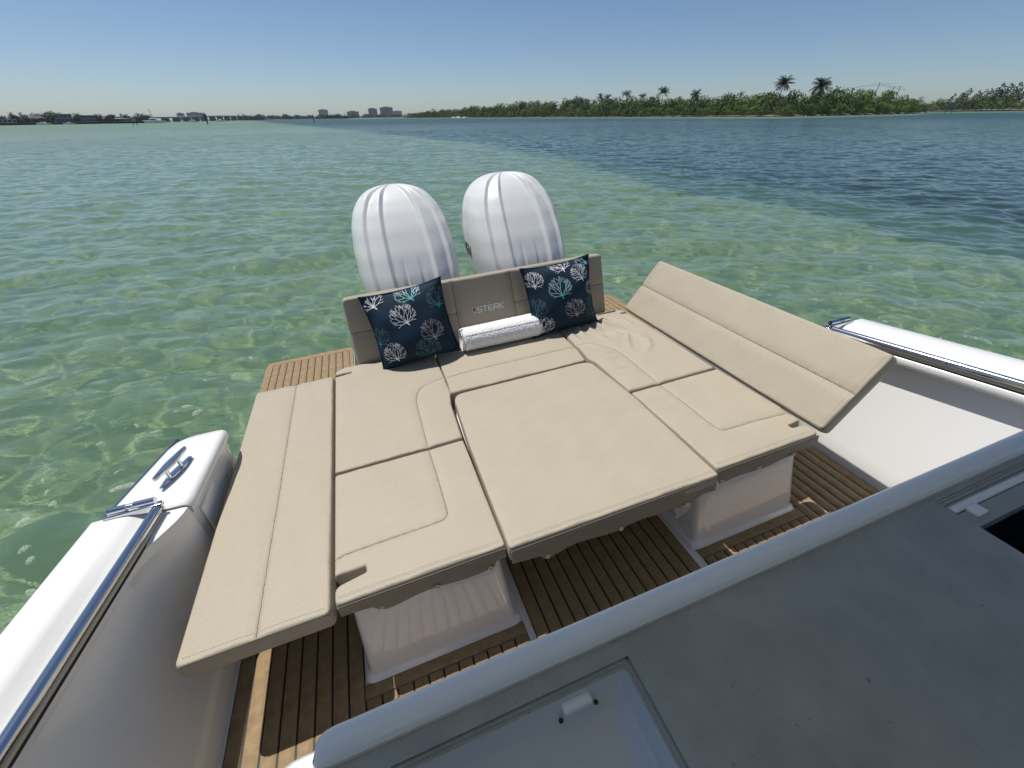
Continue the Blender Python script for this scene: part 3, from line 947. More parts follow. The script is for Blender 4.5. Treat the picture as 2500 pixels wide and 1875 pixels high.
# --- left forward seat cushion with its hinge slot
ol = rp([(-.372, .905), (.218, .905), (.221, 1.535), (-.374, 1.535), (-.374, 1.016), (-.268, 1.016), (-.268, .992), (-.374, .972)], [.018, .014, .012, .012, .008, .006, .006, .03], 5)
pad('seat_cushion', 'beige seat cushion with corner hinge slot, front left of the sunbed over a white base', ol, ZB, ZP,
    seams=[[(-.38, 1.082), (-.34, 1.094), (-.1, 1.098), (.015, 1.100), (.052, 1.112), (.056, 1.16), (.052, 1.54)]],
    stitch=[([(-.36, 1.088), (-.34, 1.094), (-.1, 1.098), (.015, 1.100), (.052, 1.112), (.056, 1.16), (.052, 1.525)], -.007), ([(-.36, .925), (.2, .925)], 0), ([(-.36, .932), (.2, .932)], 0)],
    front=(-.368, .216, .905, .388, [(-.368, .388), (-.262, .385), (-.255, .358), (-.22, .352), (-.13, .362), (-.05, .360), (.10, .357), (.165, .352), (.172, .384), (.216, .388)]),
    snaps=[(-.244, .371), (-.048, .372), (.150, .368)], seed=1)
# --- left aft seat cushion
ol = rp([(-.374, 1.552), (.222, 1.552), (.234, 1.86), (.248, 1.935), (.256, 1.965), (.258, 2.52), (-.31, 2.555), (-.374, 2.52), (-.374, 2.474), (-.276, 2.478), (-.276, 2.462), (-.374, 2.445)], [.012, .012, .05, .03, .02, .02, .05, .04, .006, .005, .005, .006], 5)
pad('seat_cushion', 'beige seat cushion under the left navy pillow, back left of the sunbed', ol, ZB, ZP,
    seams=[[(.050, 1.545), (.054, 1.75), (.056, 1.90), (.062, 2.00), (.095, 2.075), (.16, 2.125), (.265, 2.148)]],
    stitch=[([(.050, 1.56), (.054, 1.75), (.056, 1.90), (.062, 2.00), (.095, 2.075), (.16, 2.125), (.25, 2.146)], -.007)],
    wrinkles=[([(-.33, 2.30), (-.30, 2.2), (-.31, 2.08)], .003, .02), ([(-.2, 2.1), (-.1, 2.05), (0, 2.07)], .002, .02), ([(-.25, 1.85), (-.12, 1.80), (.02, 1.84)], .002, .025)], seed=2)
# --- aft centre cushion under the towel
ol = rp([(.252, 1.955), (1.116, 1.955), (1.136, 2.10), (1.142, 2.52), (.268, 2.52), (.264, 2.10)], [.02, .02, .03, .012, .012, .03], 5)
pad('seat_cushion', 'beige bench cushion under the rolled white towel, aft centre of the sunbed', ol, ZB, ZP,
    seams=[[(.255, 2.142), (.5, 2.142), (1.15, 2.140)]],
    stitch=[([(.285, 2.142), (.5, 2.142), (1.12, 2.140)], .007)],
    wrinkles=[([(.33, 2.16), (.31, 2.05), (.34, 1.97)], -.003, .02), ([(.8, 2.10), (1.0, 2.07), (1.09, 2.10)], .002, .02)], seed=3)
# --- right aft cushion, wrinkled
ol = rp([(1.166, 1.552), (1.742, 1.552), (1.744, 2.44), (1.690, 2.452), (1.690, 2.468), (1.74, 2.47), (1.74, 2.51), (1.69, 2.535), (1.158, 2.515), (1.154, 2.10), (1.140, 1.965), (1.160, 1.90)], [.012, .012, .006, .005, .005, .006, .03, .03, .012, .03, .03, .04], 5)
W = [([(1.30, 2.42), (1.26, 2.33), (1.27, 2.24)], .007, .016), ([(1.36, 2.45), (1.335, 2.33), (1.35, 2.20), (1.38, 2.10)], .008, .016), ([(1.42, 2.47), (1.42, 2.34), (1.45, 2.22), (1.50, 2.12)], .009, .018),
     ([(1.50, 2.49), (1.50, 2.36), (1.55, 2.22), (1.60, 2.10), (1.56, 1.98)], .010, .017), ([(1.58, 2.47), (1.62, 2.34), (1.66, 2.22)], .008, .018), ([(1.47, 2.40), (1.47, 2.28), (1.52, 2.16)], -.006, .013),
     ([(1.40, 2.36), (1.39, 2.24), (1.42, 2.14)], -.005, .012), ([(1.54, 2.14), (1.46, 2.02), (1.43, 1.92)], .006, .016), ([(1.64, 2.12), (1.58, 1.93), (1.48, 1.86)], .005, .02), ([(1.22, 2.13), (1.27, 2.06), (1.33, 2.02)], .004, .012),
     ([(1.20, 1.93), (1.26, 1.90), (1.33, 1.90)], .003, .012), ([(1.19, 1.82), (1.25, 1.78), (1.32, 1.79)], .003, .012), ([(1.2, 2.02), (1.26, 1.97), (1.32, 1.97)], .003, .012), ([(1.20, 2.36), (1.19, 2.28), (1.21, 2.2)], .005, .016)]
pad('seat_cushion', 'wrinkled beige seat cushion beside the right navy pillow, back right of the sunbed', ol, ZB, ZP, rt=.012,
    seams=[[(1.352, 1.545), (1.358, 1.75), (1.362, 1.90), (1.350, 2.00), (1.31, 2.09), (1.25, 2.14), (1.15, 2.165)]],
    stitch=[([(1.352, 1.56), (1.358, 1.75), (1.362, 1.90), (1.350, 2.00), (1.31, 2.09), (1.25, 2.14), (1.17, 2.16)], .007)],
    wrinkles=[(a_, h_ * 2.6, w_ * 1.15) for a_, h_, w_ in W], step=.0075, seed=4)
# --- right forward cushion
ol = rp([(1.170, .905), (1.748, .905), (1.752, .972), (1.672, .980), (1.672, 1.002), (1.752, 1.006), (1.746, 1.535), (1.168, 1.535)], [.014, .03, .03, .006, .006, .01, .012, .012], 5)
pad('seat_cushion', 'beige seat cushion with hinge slot, front right of the sunbed below the raised pad', ol, ZB, ZP,
    seams=[[(1.352, 1.54), (1.356, 1.3), (1.356, 1.13), (1.362, 1.093), (1.40, 1.086), (1.60, 1.082), (1.755, 1.070)]],
    stitch=[([(1.352, 1.525), (1.356, 1.3), (1.356, 1.13), (1.362, 1.093), (1.40, 1.086), (1.60, 1.082), (1.73, 1.072)], .007), ([(1.19, .925), (1.73, .925)], 0), ([(1.19, .932), (1.73, .932)], 0)],
    wrinkles=[([(1.19, 1.46), (1.24, 1.43), (1.31, 1.44)], .003, .012), ([(1.19, 1.38), (1.25, 1.34), (1.33, 1.35)], .003, .012), ([(1.2, 1.28), (1.26, 1.25), (1.33, 1.26)], .0025, .012), ([(1.40, 1.47), (1.46, 1.42), (1.5, 1.36)], .004, .014), ([(1.39, 1.38), (1.44, 1.34), (1.47, 1.29)], .003, .014)],
    front=(1.172, 1.745, .905, .388, [(1.172, .388), (1.182, .388), (1.188, .362), (1.25, .358), (1.40, .362), (1.52, .362), (1.61, .366), (1.618, .39), (1.745, .39)]),
    snaps=[(1.200, .377), (1.404, .376), (1.602, .381)], seed=5)
# --- centre table pad
ol = rp([(.226, .884), (1.152, .876), (1.160, 1.50), (1.132, 1.935), (.262, 1.932), (.238, 1.50)], [.014, .014, .4, .075, .075, .4], 7)
pad('table_cushion', 'large plain beige pad on the lowered table, centre of the sunbed', ol, .368, ZP + .002, rt=.008, crown=.004,
    stitch=[([(.245, .904), (1.135, .896)], 0), ([(.247, .911), (1.133, .903)], 0), ([(.243, .92), (.250, 1.5), (.268, 1.85)], 0), ([(1.138, .91), (1.147, 1.5), (1.128, 1.83)], 0)],
    front=(.230, 1.148, .881, .370, [(.230, .370), (.345, .366), (.352, .338), (.40, .336), (.48, .350), (.58, .352), (.68, .338), (.70, .338), (.80, .350), (.95, .352), (1.0, .336), (1.03, .338), (1.08, .366), (1.148, .370)]),
    snaps=[(.370, .346), (.688, .347), (1.005, .343)], seed=6)
# crumpled see-through film below the last snap
bm = bmesh.new()
pr = random.Random(2)
gv = [[bm.verts.new((.955 + .075 * i / 4 + pr.uniform(-.004, .004), .868 + pr.uniform(-.012, .012), .340 - .065 * j / 3 + (.02 if i in (0, 4) and j > 1 else 0) + pr.uniform(-.005, .005))) for j in range(4)] for i in range(5)]
for i in range(4):
    for j in range(3): bm.faces.new((gv[i][j], gv[i + 1][j], gv[i + 1][j + 1], gv[i][j + 1]))
me = bm_mesh('crumpled_film', bm)
tg = thing('crumpled_film', 'small crumpled clear film below the table cushion', 'plastic tag', (.99, .868, .30))
mt, nt, b, N, L = nodes_of('clear_film')
b.inputs['Base Color'].default_value = (.75, .7, .62, 1); b.inputs['Roughness'].default_value = .12; b.inputs['Alpha'].default_value = .42
part('film', me, mt, tg)

# --- side pads: the left one folded flat, the right one raised
def wing(name, label, s, x_in, z_top, tilt, y0, y1, w):
    t = bpy.data.objects.new(name, None); COL.objects.link(t)
    t.empty_display_size = .1
    # local frame: x outward from the hinge edge, y aft, z up out of the pad
    fr = Matrix.Translation((x_in, y0, z_top))
    if s < 0:
        fr = fr @ Matrix.Rotation(R(180), 4, 'Z') @ Matrix.Translation((0, -(y1 - y0), 0))
    fr = fr @ Matrix.Rotation(-R(tilt), 4, 'Y')
    t.matrix_world = BOAT @ fr
    tag(t, label, 'cushion', SUNBED)
    Ly = y1 - y0
    ol = rp([(0, 0), (w, 0), (w, Ly), (0, Ly)], .022, 6)
    sx_ = .205 if s > 0 else .215
    seam = [[(sx_, -.005), (sx_, Ly / 2), (sx_ + .004, Ly + .005)]]
    me = cushion_mesh('pad', ol, -.102, 0, rt=.010, rb=.030, crown=.005, seams=seam, bulge=.007, seed=8 + s)
    mesh_obj('pad', me, M['vinyl'], t)
    mesh_obj('seam', seam_mesh('seam', me, [(np.clip(p[0], .004, w - .004), np.clip(p[1], .004, Ly - .004)) for p in seam[0]]), M['seam'], t)
    for ln, off in ((seam[0], .007), ([(.02, .022), (w - .02, .022)], 0), ([(.02, Ly - .022), (w - .02, Ly - .022)], 0)):
        pts = [(np.clip(p[0], .012, w - .012), np.clip(p[1], .012, Ly - .012)) for p in ln]
        st = mesh_obj('stitching', stitch_mesh('stitching', me, pts, off), M['thread'], t); st['kind'] = 'stuff'
    # piping round the two ends
    for yy in (.003, Ly - .003):
        mesh_obj('piping', tube_mesh('piping', [(.004, yy + (.012 if yy < .1 else -.012), -.03), (.006, yy, -.016)] + [(x, yy - (.002 if yy < .1 else -.002), -.0065) for x in np.linspace(.02, w - .02, 12)] + [(w - .006, yy, -.016), (w - .004, yy + (.012 if yy < .1 else -.012), -.03)], .0028, 6), M['seam'], t)
    return t
wing('side_pad', 'long beige side pad lying flat along the left of the sunbed', -1, -.388, .452, 0, .888, 2.47, .440)
wing('side_pad', 'long beige side pad raised at a slant along the right of the sunbed', 1, 1.748, .468, 50.3, .902, 2.505, .420)

# --- backrest with embroidered name
BT = math.atan2(.075, .42)                                   # leans aft
br = bpy.data.objects.new('backrest', None); COL.objects.link(br)
br.matrix_world = BOAT @ Matrix.Translation((-.230, 2.545, .440)) @ Matrix.Rotation(R(90) - BT, 4, 'X')
tag(br, 'long taupe upright backrest with embroidered name, aft end of the sunbed', 'backrest')
# local: x along, y up the rest, z toward the sunbed
BW, BH = 1.845, .440
ol = rp([(0, 0), (BW, 0), (BW - .022, BH), (.010, BH)], [.02, .02, .03, .03], 6)
bk_seams = [[(.702, -.01), (.700, .2), (.700, BH + .01)], [(1.128, -.01), (1.124, .2), (1.110, BH + .01)], [(-.01, .222), (.35, .222), (.700, .222)], [(1.125, .222), (1.5, .224), (BW + .01, .226)]]
bme = cushion_mesh('back_pad', ol, -.085, 0, rt=.014, rb=.012, crown=.004, seams=bk_seams, wrinkles=[([(.02, .2), (.07, .19), (.14, .2)], -.004, .015), ([(1.14, .2), (1.2, .19), (1.3, .2)], -.004, .015)], seed=21)
mesh_obj('back_pad', bme, M['back'], br)
for s_ in bk_seams:
    mesh_obj('seam', seam_mesh('seam', bme, [(np.clip(p[0], .004, BW - .02), np.clip(p[1], .004, BH - .004)) for p in s_]), M['seam'], br)
for s_, o_ in ((bk_seams[0], .008), (bk_seams[1], -.008), (bk_seams[2], .008), (bk_seams[3], .008)):
    ln = [(np.clip(p[0], .015, BW - .03), np.clip(p[1], .015, BH - .015)) for p in s_]
    st = mesh_obj('stitching', stitch_mesh('stitching', bme, ln, o_), M['thread'], br); st['kind'] = 'stuff'

def ribbon(strokes, w, z, h=.0012):
    v, f = [], []
    for st in strokes:
        P = [Vector(p) for p in st]
        for a, b in zip(P[:-1], P[1:]):
            d = (b - a).normalized(); n = Vector((-d.y, d.x)) * w / 2; e = d * w * .35
            a2, b2 = a - e, b + e
            k = len(v)
            for q, zz in ((a2 - n, z), (b2 - n, z), (b2 + n, z), (a2 + n, z), (a2 - n * .5, z + h), (b2 - n * .5, z + h), (b2 + n * .5, z + h), (a2 + n * .5, z + h)):
                v.append((q.x, q.y, zz))
            f += [(k + 4, k + 5, k + 6, k + 7), (k, k + 1, k + 5, k + 4), (k + 1, k + 2, k + 6, k + 5), (k + 2, k + 3, k + 7, k + 6), (k + 3, k, k + 4, k + 7)]
    return v, f
def letters(word, x0, y0, hgt, adv, slant=.12):
    G = {'S': [[(1, 1), (.12, 1), (0, .86), (0, .62), (.12, .5), (.88, .5), (1, .38), (1, .12), (.88, 0), (0, 0)]],
         'T': [[(-.05, 1), (1.02, 1)], [(.48, 1), (.48, 0)]],
         'E': [[(1, 1), (.1, 1), (.0, .88), (0, .12), (.1, 0), (1, 0)], [(0, .5), (.9, .5)]],
         'R': [[(0, 0), (0, 1), (.9, 1), (1, .88), (1, .58), (.9, .46), (.1, .46)], [(.55, .46), (1, 0)]],
         'K': [[(0, 1), (0, 0)], [(1, 1), (.12, .5), (1.02, 0)]]}
    out = []
    w = adv * .74
    for i, ch in enumerate(word):
        for st in G[ch]:
            out.append([(x0 + i * adv + p[0] * w + slant * p[1] * hgt, y0 + p[1] * hgt) for p in st])
    return out
LX = .585 + .230 + .030
v, f = ribbon(letters('STERK', LX, .1985, .036, .0395), .0058, .0066)
mesh_obj('embroidered_name', py_mesh('embroidered_name', v, f, False), M['logo'], br)
sh = [(-.034, .2365), (-.010, .2365), (-.010, .214), (-.022, .1975), (-.034, .214), (-.034, .2365)]
v, f = ribbon([[(LX + a, b_) for a, b_ in sh]], .0040, .0066)
shield = mesh_obj('embroidered_shield', py_mesh('embroidered_shield', v, f, False), M['logo'], br)
v = [(LX + a, b_, .0070) for a, b_ in ((-.031, .2335), (-.013, .2335), (-.013, .215), (-.022, .2025), (-.031, .215))]
mesh_obj('shield_field', py_mesh('shield_field', v, [(0, 4, 3, 2, 1)], False), M['red'], shield)

# ------------------------------------------------------------------ pillows with coral print
mc, nt, b, N, L = nodes_of('coral_print')
at_ = N.new('ShaderNodeAttribute'); at_.attribute_name = 'ink'
L.new(at_.outputs['Color'], b.inputs['Base Color']); b.inputs['Roughness'].default_value = .75; b.inputs['Specular IOR Level'].default_value = .2

def coral_segments(seed, fine=1.0):
    """Branching sea-fan in a unit square: list of (a, b, width, distance from root)."""
    r_ = random.Random(seed)
    segs = [((.06, -.62), (0, -.45), .065, 0)]
    def grow(p, ang, ln, w, depth, dist):
        if depth > 5 or ln < .06: return
        n = 3
        q = p
        bend = r_.uniform(-.28, .28)
        for i in range(n):
            ang2 = ang + bend * (i / n)
            nx = (q[0] + math.sin(ang2) * ln / n, q[1] + math.cos(ang2) * ln / n)
            segs.append((q, nx, w * (1 - .12 * i), dist + ln * i / n))
            q = nx
        if depth >= 3 and r_.random() < .25: return
        sp = r_.uniform(.30, .48)
        for s in (-1, 1):
            a2 = ang + bend * .6 + s * sp * r_.uniform(.7, 1.25)
            a2 = max(-1.9, min(1.9, a2))
            grow(q, a2, ln * r_.uniform(.62, .86), w * .72, depth + 1, dist + ln)
    for a, ln in ((-1.35, .34), (-.85, .40), (-.38, .42), (.05, .44), (.48, .40), (.95, .38), (1.45, .30)):
        grow((0, -.45), a + r_.uniform(-.1, .1), ln * r_.uniform(.85, 1.1), .042, 0, .1)
    out = []
    for a, b_, w, d in segs:                                  # keep inside the fan outline
        if math.hypot(b_[0], (b_[1] - .05) * .95) < .78: out.append((a, b_, max(w, .016), d))
    return out

CORALS = [coral_segments(s) for s in (3, 8, 14, 21)]

def pillow(label, base, width, height, lean, roll, yaw, corals, seed, sag):
    t = bpy.data.objects.new('throw_pillow', None); COL.objects.link(t); t.empty_display_size = .1
    t.matrix_world = BOAT @ Matrix.Translation(base) @ Matrix.Rotation(R(yaw), 4, 'Z') @ Matrix.Rotation(R(roll), 4, 'Y') @ Matrix.Rotation(R(90 - lean), 4, 'X')
    tag(t, label, 'pillow', 'navy coral pillows')
    rr = np.random.default_rng(seed)
    ph = rr.uniform(0, 6.3, 8)
    a, h = width / 2, height / 2
    def surf(u, v, side):
        """u, v in -1..1 -> local point; v = -1 is the bottom edge (local y = 0)."""
        x = a * u; y = h * (v + 1)
        pull = .085                                            # edges pulled in between the corners
        x *= 1 - pull * (1 - v * v) * abs(u) ** 3
        y = h + (y - h) * (1 - pull * (1 - u * u) * abs(v) ** 3)
        ui, vi = np.clip(abs(u) / .93, 0, 1), np.clip(abs(v) / .93, 0, 1)
        th = .078 * (np.clip(1 - ui ** 2.6, 0, 1) * np.clip(1 - vi ** 2.6, 0, 1)) ** .62
        th = th * (1 + .25 * (-v) * (1 - u * u))               # belly sags
        rim = np.clip((np.maximum(abs(u), abs(v)) - .80) / .2, 0, 1)
        z = side * (th + .0022)
        z = z + .010 * rim * np.sin(3.2 * np.arctan2(v, u) + ph[0]) + .006 * rim * np.sin(7.3 * np.arctan2(v, u) + ph[1])
        z = z + .0035 * np.sin(5.5 * u + 3 * v + ph[2]) * (1 - rim) * (th > .01) + .0025 * np.sin(-4 * u + 8 * v + ph[3]) * (th > .01)
        # dents running in from the corners
        for k, (cu, cv) in enumerate(((-1, -1), (1, -1), (1, 1), (-1, 1))):
            d1 = ((u - cu) * cv - (v - cv) * cu) / 1.414
            d2 = np.hypot(u - cu, v - cv)
            z = z - side * .010 * np.exp(-(d1 / .10) ** 2) * np.exp(-(d2 / .55) ** 2) * (1 if k % 2 == seed % 2 else -.6)
        # folded lower corner
        z = z + sag * .05 * np.clip(-u - v - 1.45, 0, 1) * side * 0 - sag * .05 * np.clip(-u - v - 1.5, 0, 1)
        return x, y, z
    n = 72
    g = np.linspace(-1, 1, n)
    U, Vv = np.meshgrid(g, g, indexing='ij')
    idx = np.arange(n * n).reshape(n, n)
    q = np.stack([idx[:-1, :-1], idx[1:, :-1], idx[1:, 1:], idx[:-1, 1:]], -1).reshape(-1, 4)
    fr_ = np.stack(surf(U, Vv, 1), -1).reshape(-1, 3); bk_ = np.stack(surf(U, Vv, -1), -1).reshape(-1, 3)
    loop = np.concatenate([idx[:-1, 0], idx[-1, :-1], idx[::-1, -1][:-1], idx[0, ::-1][:-1]])
    l2 = np.roll(loop, -1)
    rim = np.stack([loop, l2, l2 + n * n, loop + n * n], -1)[:, ::-1]
    mesh_obj('cover', np_mesh('cover', np.concatenate([fr_, bk_]), np.concatenate([q, q[:, ::-1] + n * n, rim])), M['navy'], t)
    for (cu, cv, size, rot, kind, which) in corals:
        v, f, ink = [], [], []
        segs = CORALS[which % len(CORALS)]
        mir = -1 if which >= len(CORALS) else 1
        c_, s_ = math.cos(rot), math.sin(rot)
        for pa, pb, w, d in segs:
            A_ = np.array(pa) * [mir, 1]; B_ = np.array(pb) * [mir, 1]
            dd = B_ - A_; ln = np.hypot(*dd)
            if ln < 1e-6: continue
            dd /= ln; nn = np.array([-dd[1], dd[0]]) * w * .5; ee = dd * w * .3
            quad = [A_ - ee - nn, B_ + ee - nn, B_ + ee + nn, A_ - ee + nn]
            P = []
            for p in quad:
                p = np.array([p[0] * c_ - p[1] * s_, p[0] * s_ + p[1] * c_]) * size
                P.append((cu + p[0], cv + p[1]))
            if max(max(abs(p[0]), abs(p[1])) for p in P) > .985: continue
            k0 = len(v)
            for p in P:
                x, y, z = surf(np.float64(p[0]), np.float64(p[1]), 1)
                v.append((x, y, z + .0016))
            f.append((k0, k0 + 1, k0 + 2, k0 + 3))
            tt = min(1, d / .75)
            if kind == 'white': col = (.78, .78, .80)
            elif kind == 'grey': col = (.40, .38, .41)
            elif kind == 'teal': col = tuple(np.array((.10, .52, .50)) * (1 - tt) + np.array((.42, .60, .62)) * tt)
            else: col = tuple(np.array((.03, .22, .22)) * (1 - tt) + np.array((.10, .17, .20)) * tt)
            ink += [(*col, 1)] * 4
        if not v: continue
        me = py_mesh('coral_print', v, f, True)
        at = me.color_attributes.new('ink', 'FLOAT_COLOR', 'POINT')
        at.data.foreach_set('color', np.array(ink, np.float32).ravel())
        mesh_obj('coral_print', me, mc, t)
    return t

pillow('navy pillow with white and teal corals, propped left of the towel', (.170, 2.362, .470), .515, .485, 21, -5.5, -3,
       [(-.12, .26, .40, .25, 'white', 0), (.45, -.28, .38, .05, 'grey', 1), (-.58, -.60, .36, .12, 'white', 2), (.22, -.74, .42, -.15, 'dim', 3),
        (.12, .83, .42, .30, 'teal', 1), (-.80, .86, .46, .4, 'white', 3), (-.86, -.12, .36, -.1, 'dim', 4), (.80, .48, .38, 0, 'dim', 5)], 3, 1)
pillow('navy pillow with a teal coral in its middle, propped right of the towel', (1.190, 2.362, .458), .525, .485, 21, -1.0, 3,
       [(-.10, .22, .42, .0, 'teal', 1), (.22, -.42, .38, .1, 'grey', 0), (.58, .52, .36, .2, 'white', 2), (-.74, .58, .34, -.15, 'white', 3), (-.70, -.72, .36, -.25, 'white', 4),
        (-.86, -.22, .40, -.1, 'dim', 5), (.86, -.50, .44, -.2, 'dim', 6), (.10, .92, .40, .3, 'white', 7), (.84, .92, .36, .4, 'teal', 1), (.93, .05, .30, 0, 'white', 0)], 4, 0)

# ------------------------------------------------------------------ rolled towel
def towel():
    t = thing('rolled_towel', 'rolled white terry towel lying between the two navy pillows', 'towel', (.72, 2.42, .456))
    nx, na = 200, 120
    r_ = np.random.default_rng(9)
    xs = np.linspace(.452, .984, nx); th = np.linspace(0, 2 * math.pi, na, endpoint=False)
    Xg, Tg = np.meshgrid(xs, th, indexing='ij')
    e = np.minimum((Xg - .452), (.984 - Xg))
    rad = .082 + .0015 * np.sin(9 * Xg) - .010 * np.clip(1 - e / .012, 0, 1) ** 2
    rad += .004 * ((Tg % (2 * math.pi)) / (2 * math.pi)) - .002                        # wrap step
    rad += r_.normal(0, .0014, rad.shape)
    sq = 1 - .08 * np.cos(Tg * 2) * 0
    Yg = 2.418 + rad * 1.05 * np.cos(Tg + 2.4); Zg = .456 + .0755 + rad * .93 * np.sin(Tg + 2.4)
    Zg = np.maximum(Zg, .4565)
    co = np.stack([Xg, Yg, Zg], -1).reshape(-1, 3)
    idx = np.arange(nx * na).reshape(nx, na)
    q = np.stack([idx[:-1], idx[1:], np.roll(idx[1:], -1, 1), np.roll(idx[:-1], -1, 1)], -1).reshape(-1, 4)
    part('outer_turn', np_mesh('outer_turn', co, q[:, ::-1]), M['towel'], t)
    for x0, s in ((.453, -1), (.983, 1)):
        nr = 60
        rr = np.linspace(0.002, .079, nr)
        Rg, Tg = np.meshgrid(rr, th, indexing='ij')
        phs = Rg / .0165 + Tg / (2 * math.pi)
        dpt = .011 * np.abs(np.sin(math.pi * phs)) ** .6 - .012 * (1 - Rg / .079) + r_.normal(0, .0008, Rg.shape)
        Yg = 2.418 + Rg * 1.03 * np.cos(Tg * -1 + 2.4); Zg = .456 + .0755 + Rg * .92 * np.sin(Tg * -1 + 2.4)
        co = np.stack([x0 + s * dpt, Yg, Zg], -1).reshape(-1, 3)
        idx = np.arange(nr * na).reshape(nr, na)
        q = np.stack([idx[:-1], idx[1:], np.roll(idx[1:], -1, 1), np.roll(idx[:-1], -1, 1)], -1).reshape(-1, 4)
        part('rolled_end', np_mesh('rolled_end', co, q if s > 0 else q[:, ::-1]), M['towel'], t)
towel()

# ------------------------------------------------------------------ outboard motors
def outboard(xc, label, yaw=0):
    t = thing('outboard_motor', label, 'outboard motor', (xc, 3.35, -.35), 'outboard motors on the transom')
    # cowl surface: angle th round the vertical axis, height k; y0 front (toward the sunbed)
    nz, na = 150, 320
    k = np.linspace(0, 1, nz); th = np.linspace(-math.pi, math.pi, na, endpoint=False)
    zz = .40 + (1.385 - .40) * np.sin(k * math.pi / 2) ** .92
    hh = (zz - .40) / .985
    # half width, front and back reach by height
    half = np.interp(hh, [0, .15, .30, .45, .60, .75, .85, .92, .965, .99, 1], [.290, .322, .350, .364, .360, .337, .300, .245, .180, .105, .0])
    front = np.interp(hh, [0, .15, .30, .45, .60, .75, .85, .92, .965, .99, 1], [.36, .42, .445, .430, .385, .315, .250, .190, .135, .075, .0])
    back = np.interp(hh, [0, .30, .60, .80, .90, .96, .99, 1], [.40, .47, .47, .42, .33, .22, .12, .0])
    ker = np.ones(9) / 9
    sm = lambda a: np.concatenate([a[:4], np.convolve(a, ker, 'valid'), a[-4:]])
    half, front, back = sm(half), sm(front), sm(back)
    H_, T_ = np.meshgrid(np.arange(nz), th, indexing='ij')
    hw, fy, by, z = half[H_], front[H_], back[H_], zz[H_]
    c, s = np.cos(T_), np.sin(T_)
    p = 3.0
    rad = (np.abs(s) ** p + np.abs(c) ** p) ** (-1 / p)
    x = hw * s * rad
    yy = np.where(c > 0, -fy, by) * np.abs(c) * rad
    # moulded strakes running over the front: recessed centre, stepped shells outside
    sn = np.where(hw > 1e-4, x / np.maximum(hw, 1e-4), 0)
    hz = (z - .40) / .985
    def shell(edge, step, fall):
        e0 = edge * (1 - .10 * (1 - hz))                      # lines draw together slightly at the bottom
        d = np.abs(sn) - e0
        up = np.clip(d / .035 + .5, 0, 1); up = up * up * (3 - 2 * up)
        return step * up * np.clip(1 - np.maximum(d, 0) / fall, 0, 1)
    frontness = np.clip(c * 3 + .55, 0, 1) * np.clip((1 - hz) / .06, 0, 1) ** .6
    disp = (shell(.40, .034, .40) + shell(.74, .034, .36)) * frontness
    low = np.clip((.60 - hz) / .22, 0, 1)
    for sgn in (-1, 1):
        d = sgn * sn - (.13 + .05 * (.6 - hz))
        disp -= .016 * low * np.clip(1 - np.abs(d) / .10, 0, 1) * np.clip(d / .02 + .5, 0, 1) * frontness
    nx_, ny_ = s, np.where(c > 0, -1, 1) * np.abs(c)
    x = x + disp * nx_; yy = yy + disp * ny_ * .9
    z = z + disp * np.clip((hz - .7) / .3, 0, 1) * .8
    # shape leaned aft toward the top so its front catches more sun
    Y = 3.36 + yy + .26 * (z - 1.0)
    cyw, syw = math.cos(R(yaw)), math.sin(R(yaw))
    Xr = xc + x * cyw - (Y - 3.36) * syw; Yr = 3.36 + x * syw + (Y - 3.36) * cyw
    co = np.stack([Xr, Yr, z], -1).reshape(-1, 3)
    idx = np.arange(nz * na).reshape(nz, na)
    q = np.stack([idx[:-1], idx[1:], np.roll(idx[1:], -1, 1), np.roll(idx[:-1], -1, 1)], -1).reshape(-1, 4)
    me = np_mesh('cowl', co, q)
    bm = bmesh.new(); bm.from_mesh(me); bmesh.ops.remove_doubles(bm, verts=bm.verts, dist=1e-5); bmesh.ops.recalc_face_normals(bm, faces=bm.faces)
    tree = BVHTree.FromBMesh(bm)
    bm.to_mesh(me); bm.free()
    me.polygons.foreach_set('use_smooth', [True] * len(me.polygons))
    part('cowl', me, M['cowl'], t)
    # lower unit, mostly out of sight behind the backrest
    secs = []
    for z_, a, f_, b_ in ((.42, .25, .28, .40), (.30, .20, .22, .34), (.10, .16, .16, .28), (-.25, .11, .10, .24), (-.70, .06, .10, .22), (-1.0, .05, .12, .22)):
        secs.append([(xc + a * math.sin(q_), 3.36 + (-f_ if math.cos(q_) > 0 else b_) * abs(math.cos(q_)), z_) for q_ in np.linspace(0, 2 * math.pi, 24, endpoint=False)])
    part('mid_section', loft_mesh('mid_section', secs, angle=60), M['cowl'], t)
    # lettering on both sides
    cu = bpy.data.curves.new('lettering', 'FONT'); cu.body = 'SEVEN'; cu.size = .14; cu.shear = .25; cu.space_character = 1.08; cu.offset = .004; cu.align_x = 'CENTER'
    tmp = bpy.data.objects.new('lettering', cu); COL.objects.link(tmp)
    dg = bpy.context.evaluated_depsgraph_get(); dg.update()
    tm = bpy.data.meshes.new_from_object(tmp.evaluated_get(dg))
    bpy.data.objects.remove(tmp)
    bm = bmesh.new(); bm.from_mesh(tm)
    bmesh.ops.triangulate(bm, faces=bm.faces); bmesh.ops.subdivide_edges(bm, edges=[e for e in bm.edges if e.calc_length() > .03], cuts=2)
    bm.to_mesh(tm); bm.free()
    for s_ in (-1, 1):
        m2 = tm.copy()
        for vtx in m2.vertices:
            ly, lz = (3.50 + s_ * vtx.co.x), .80 + vtx.co.y
            h_ = tree.ray_cast(Vector((xc + s_ * 2, ly, lz)), Vector((-s_, 0, 0)))
            vtx.co = (h_[0].x + s_ * .0022, ly, lz) if h_[0] is not None else (xc + s_ * .3, ly, lz)
        m2.update()
        part('lettering', m2, M['cowl_text'], t)
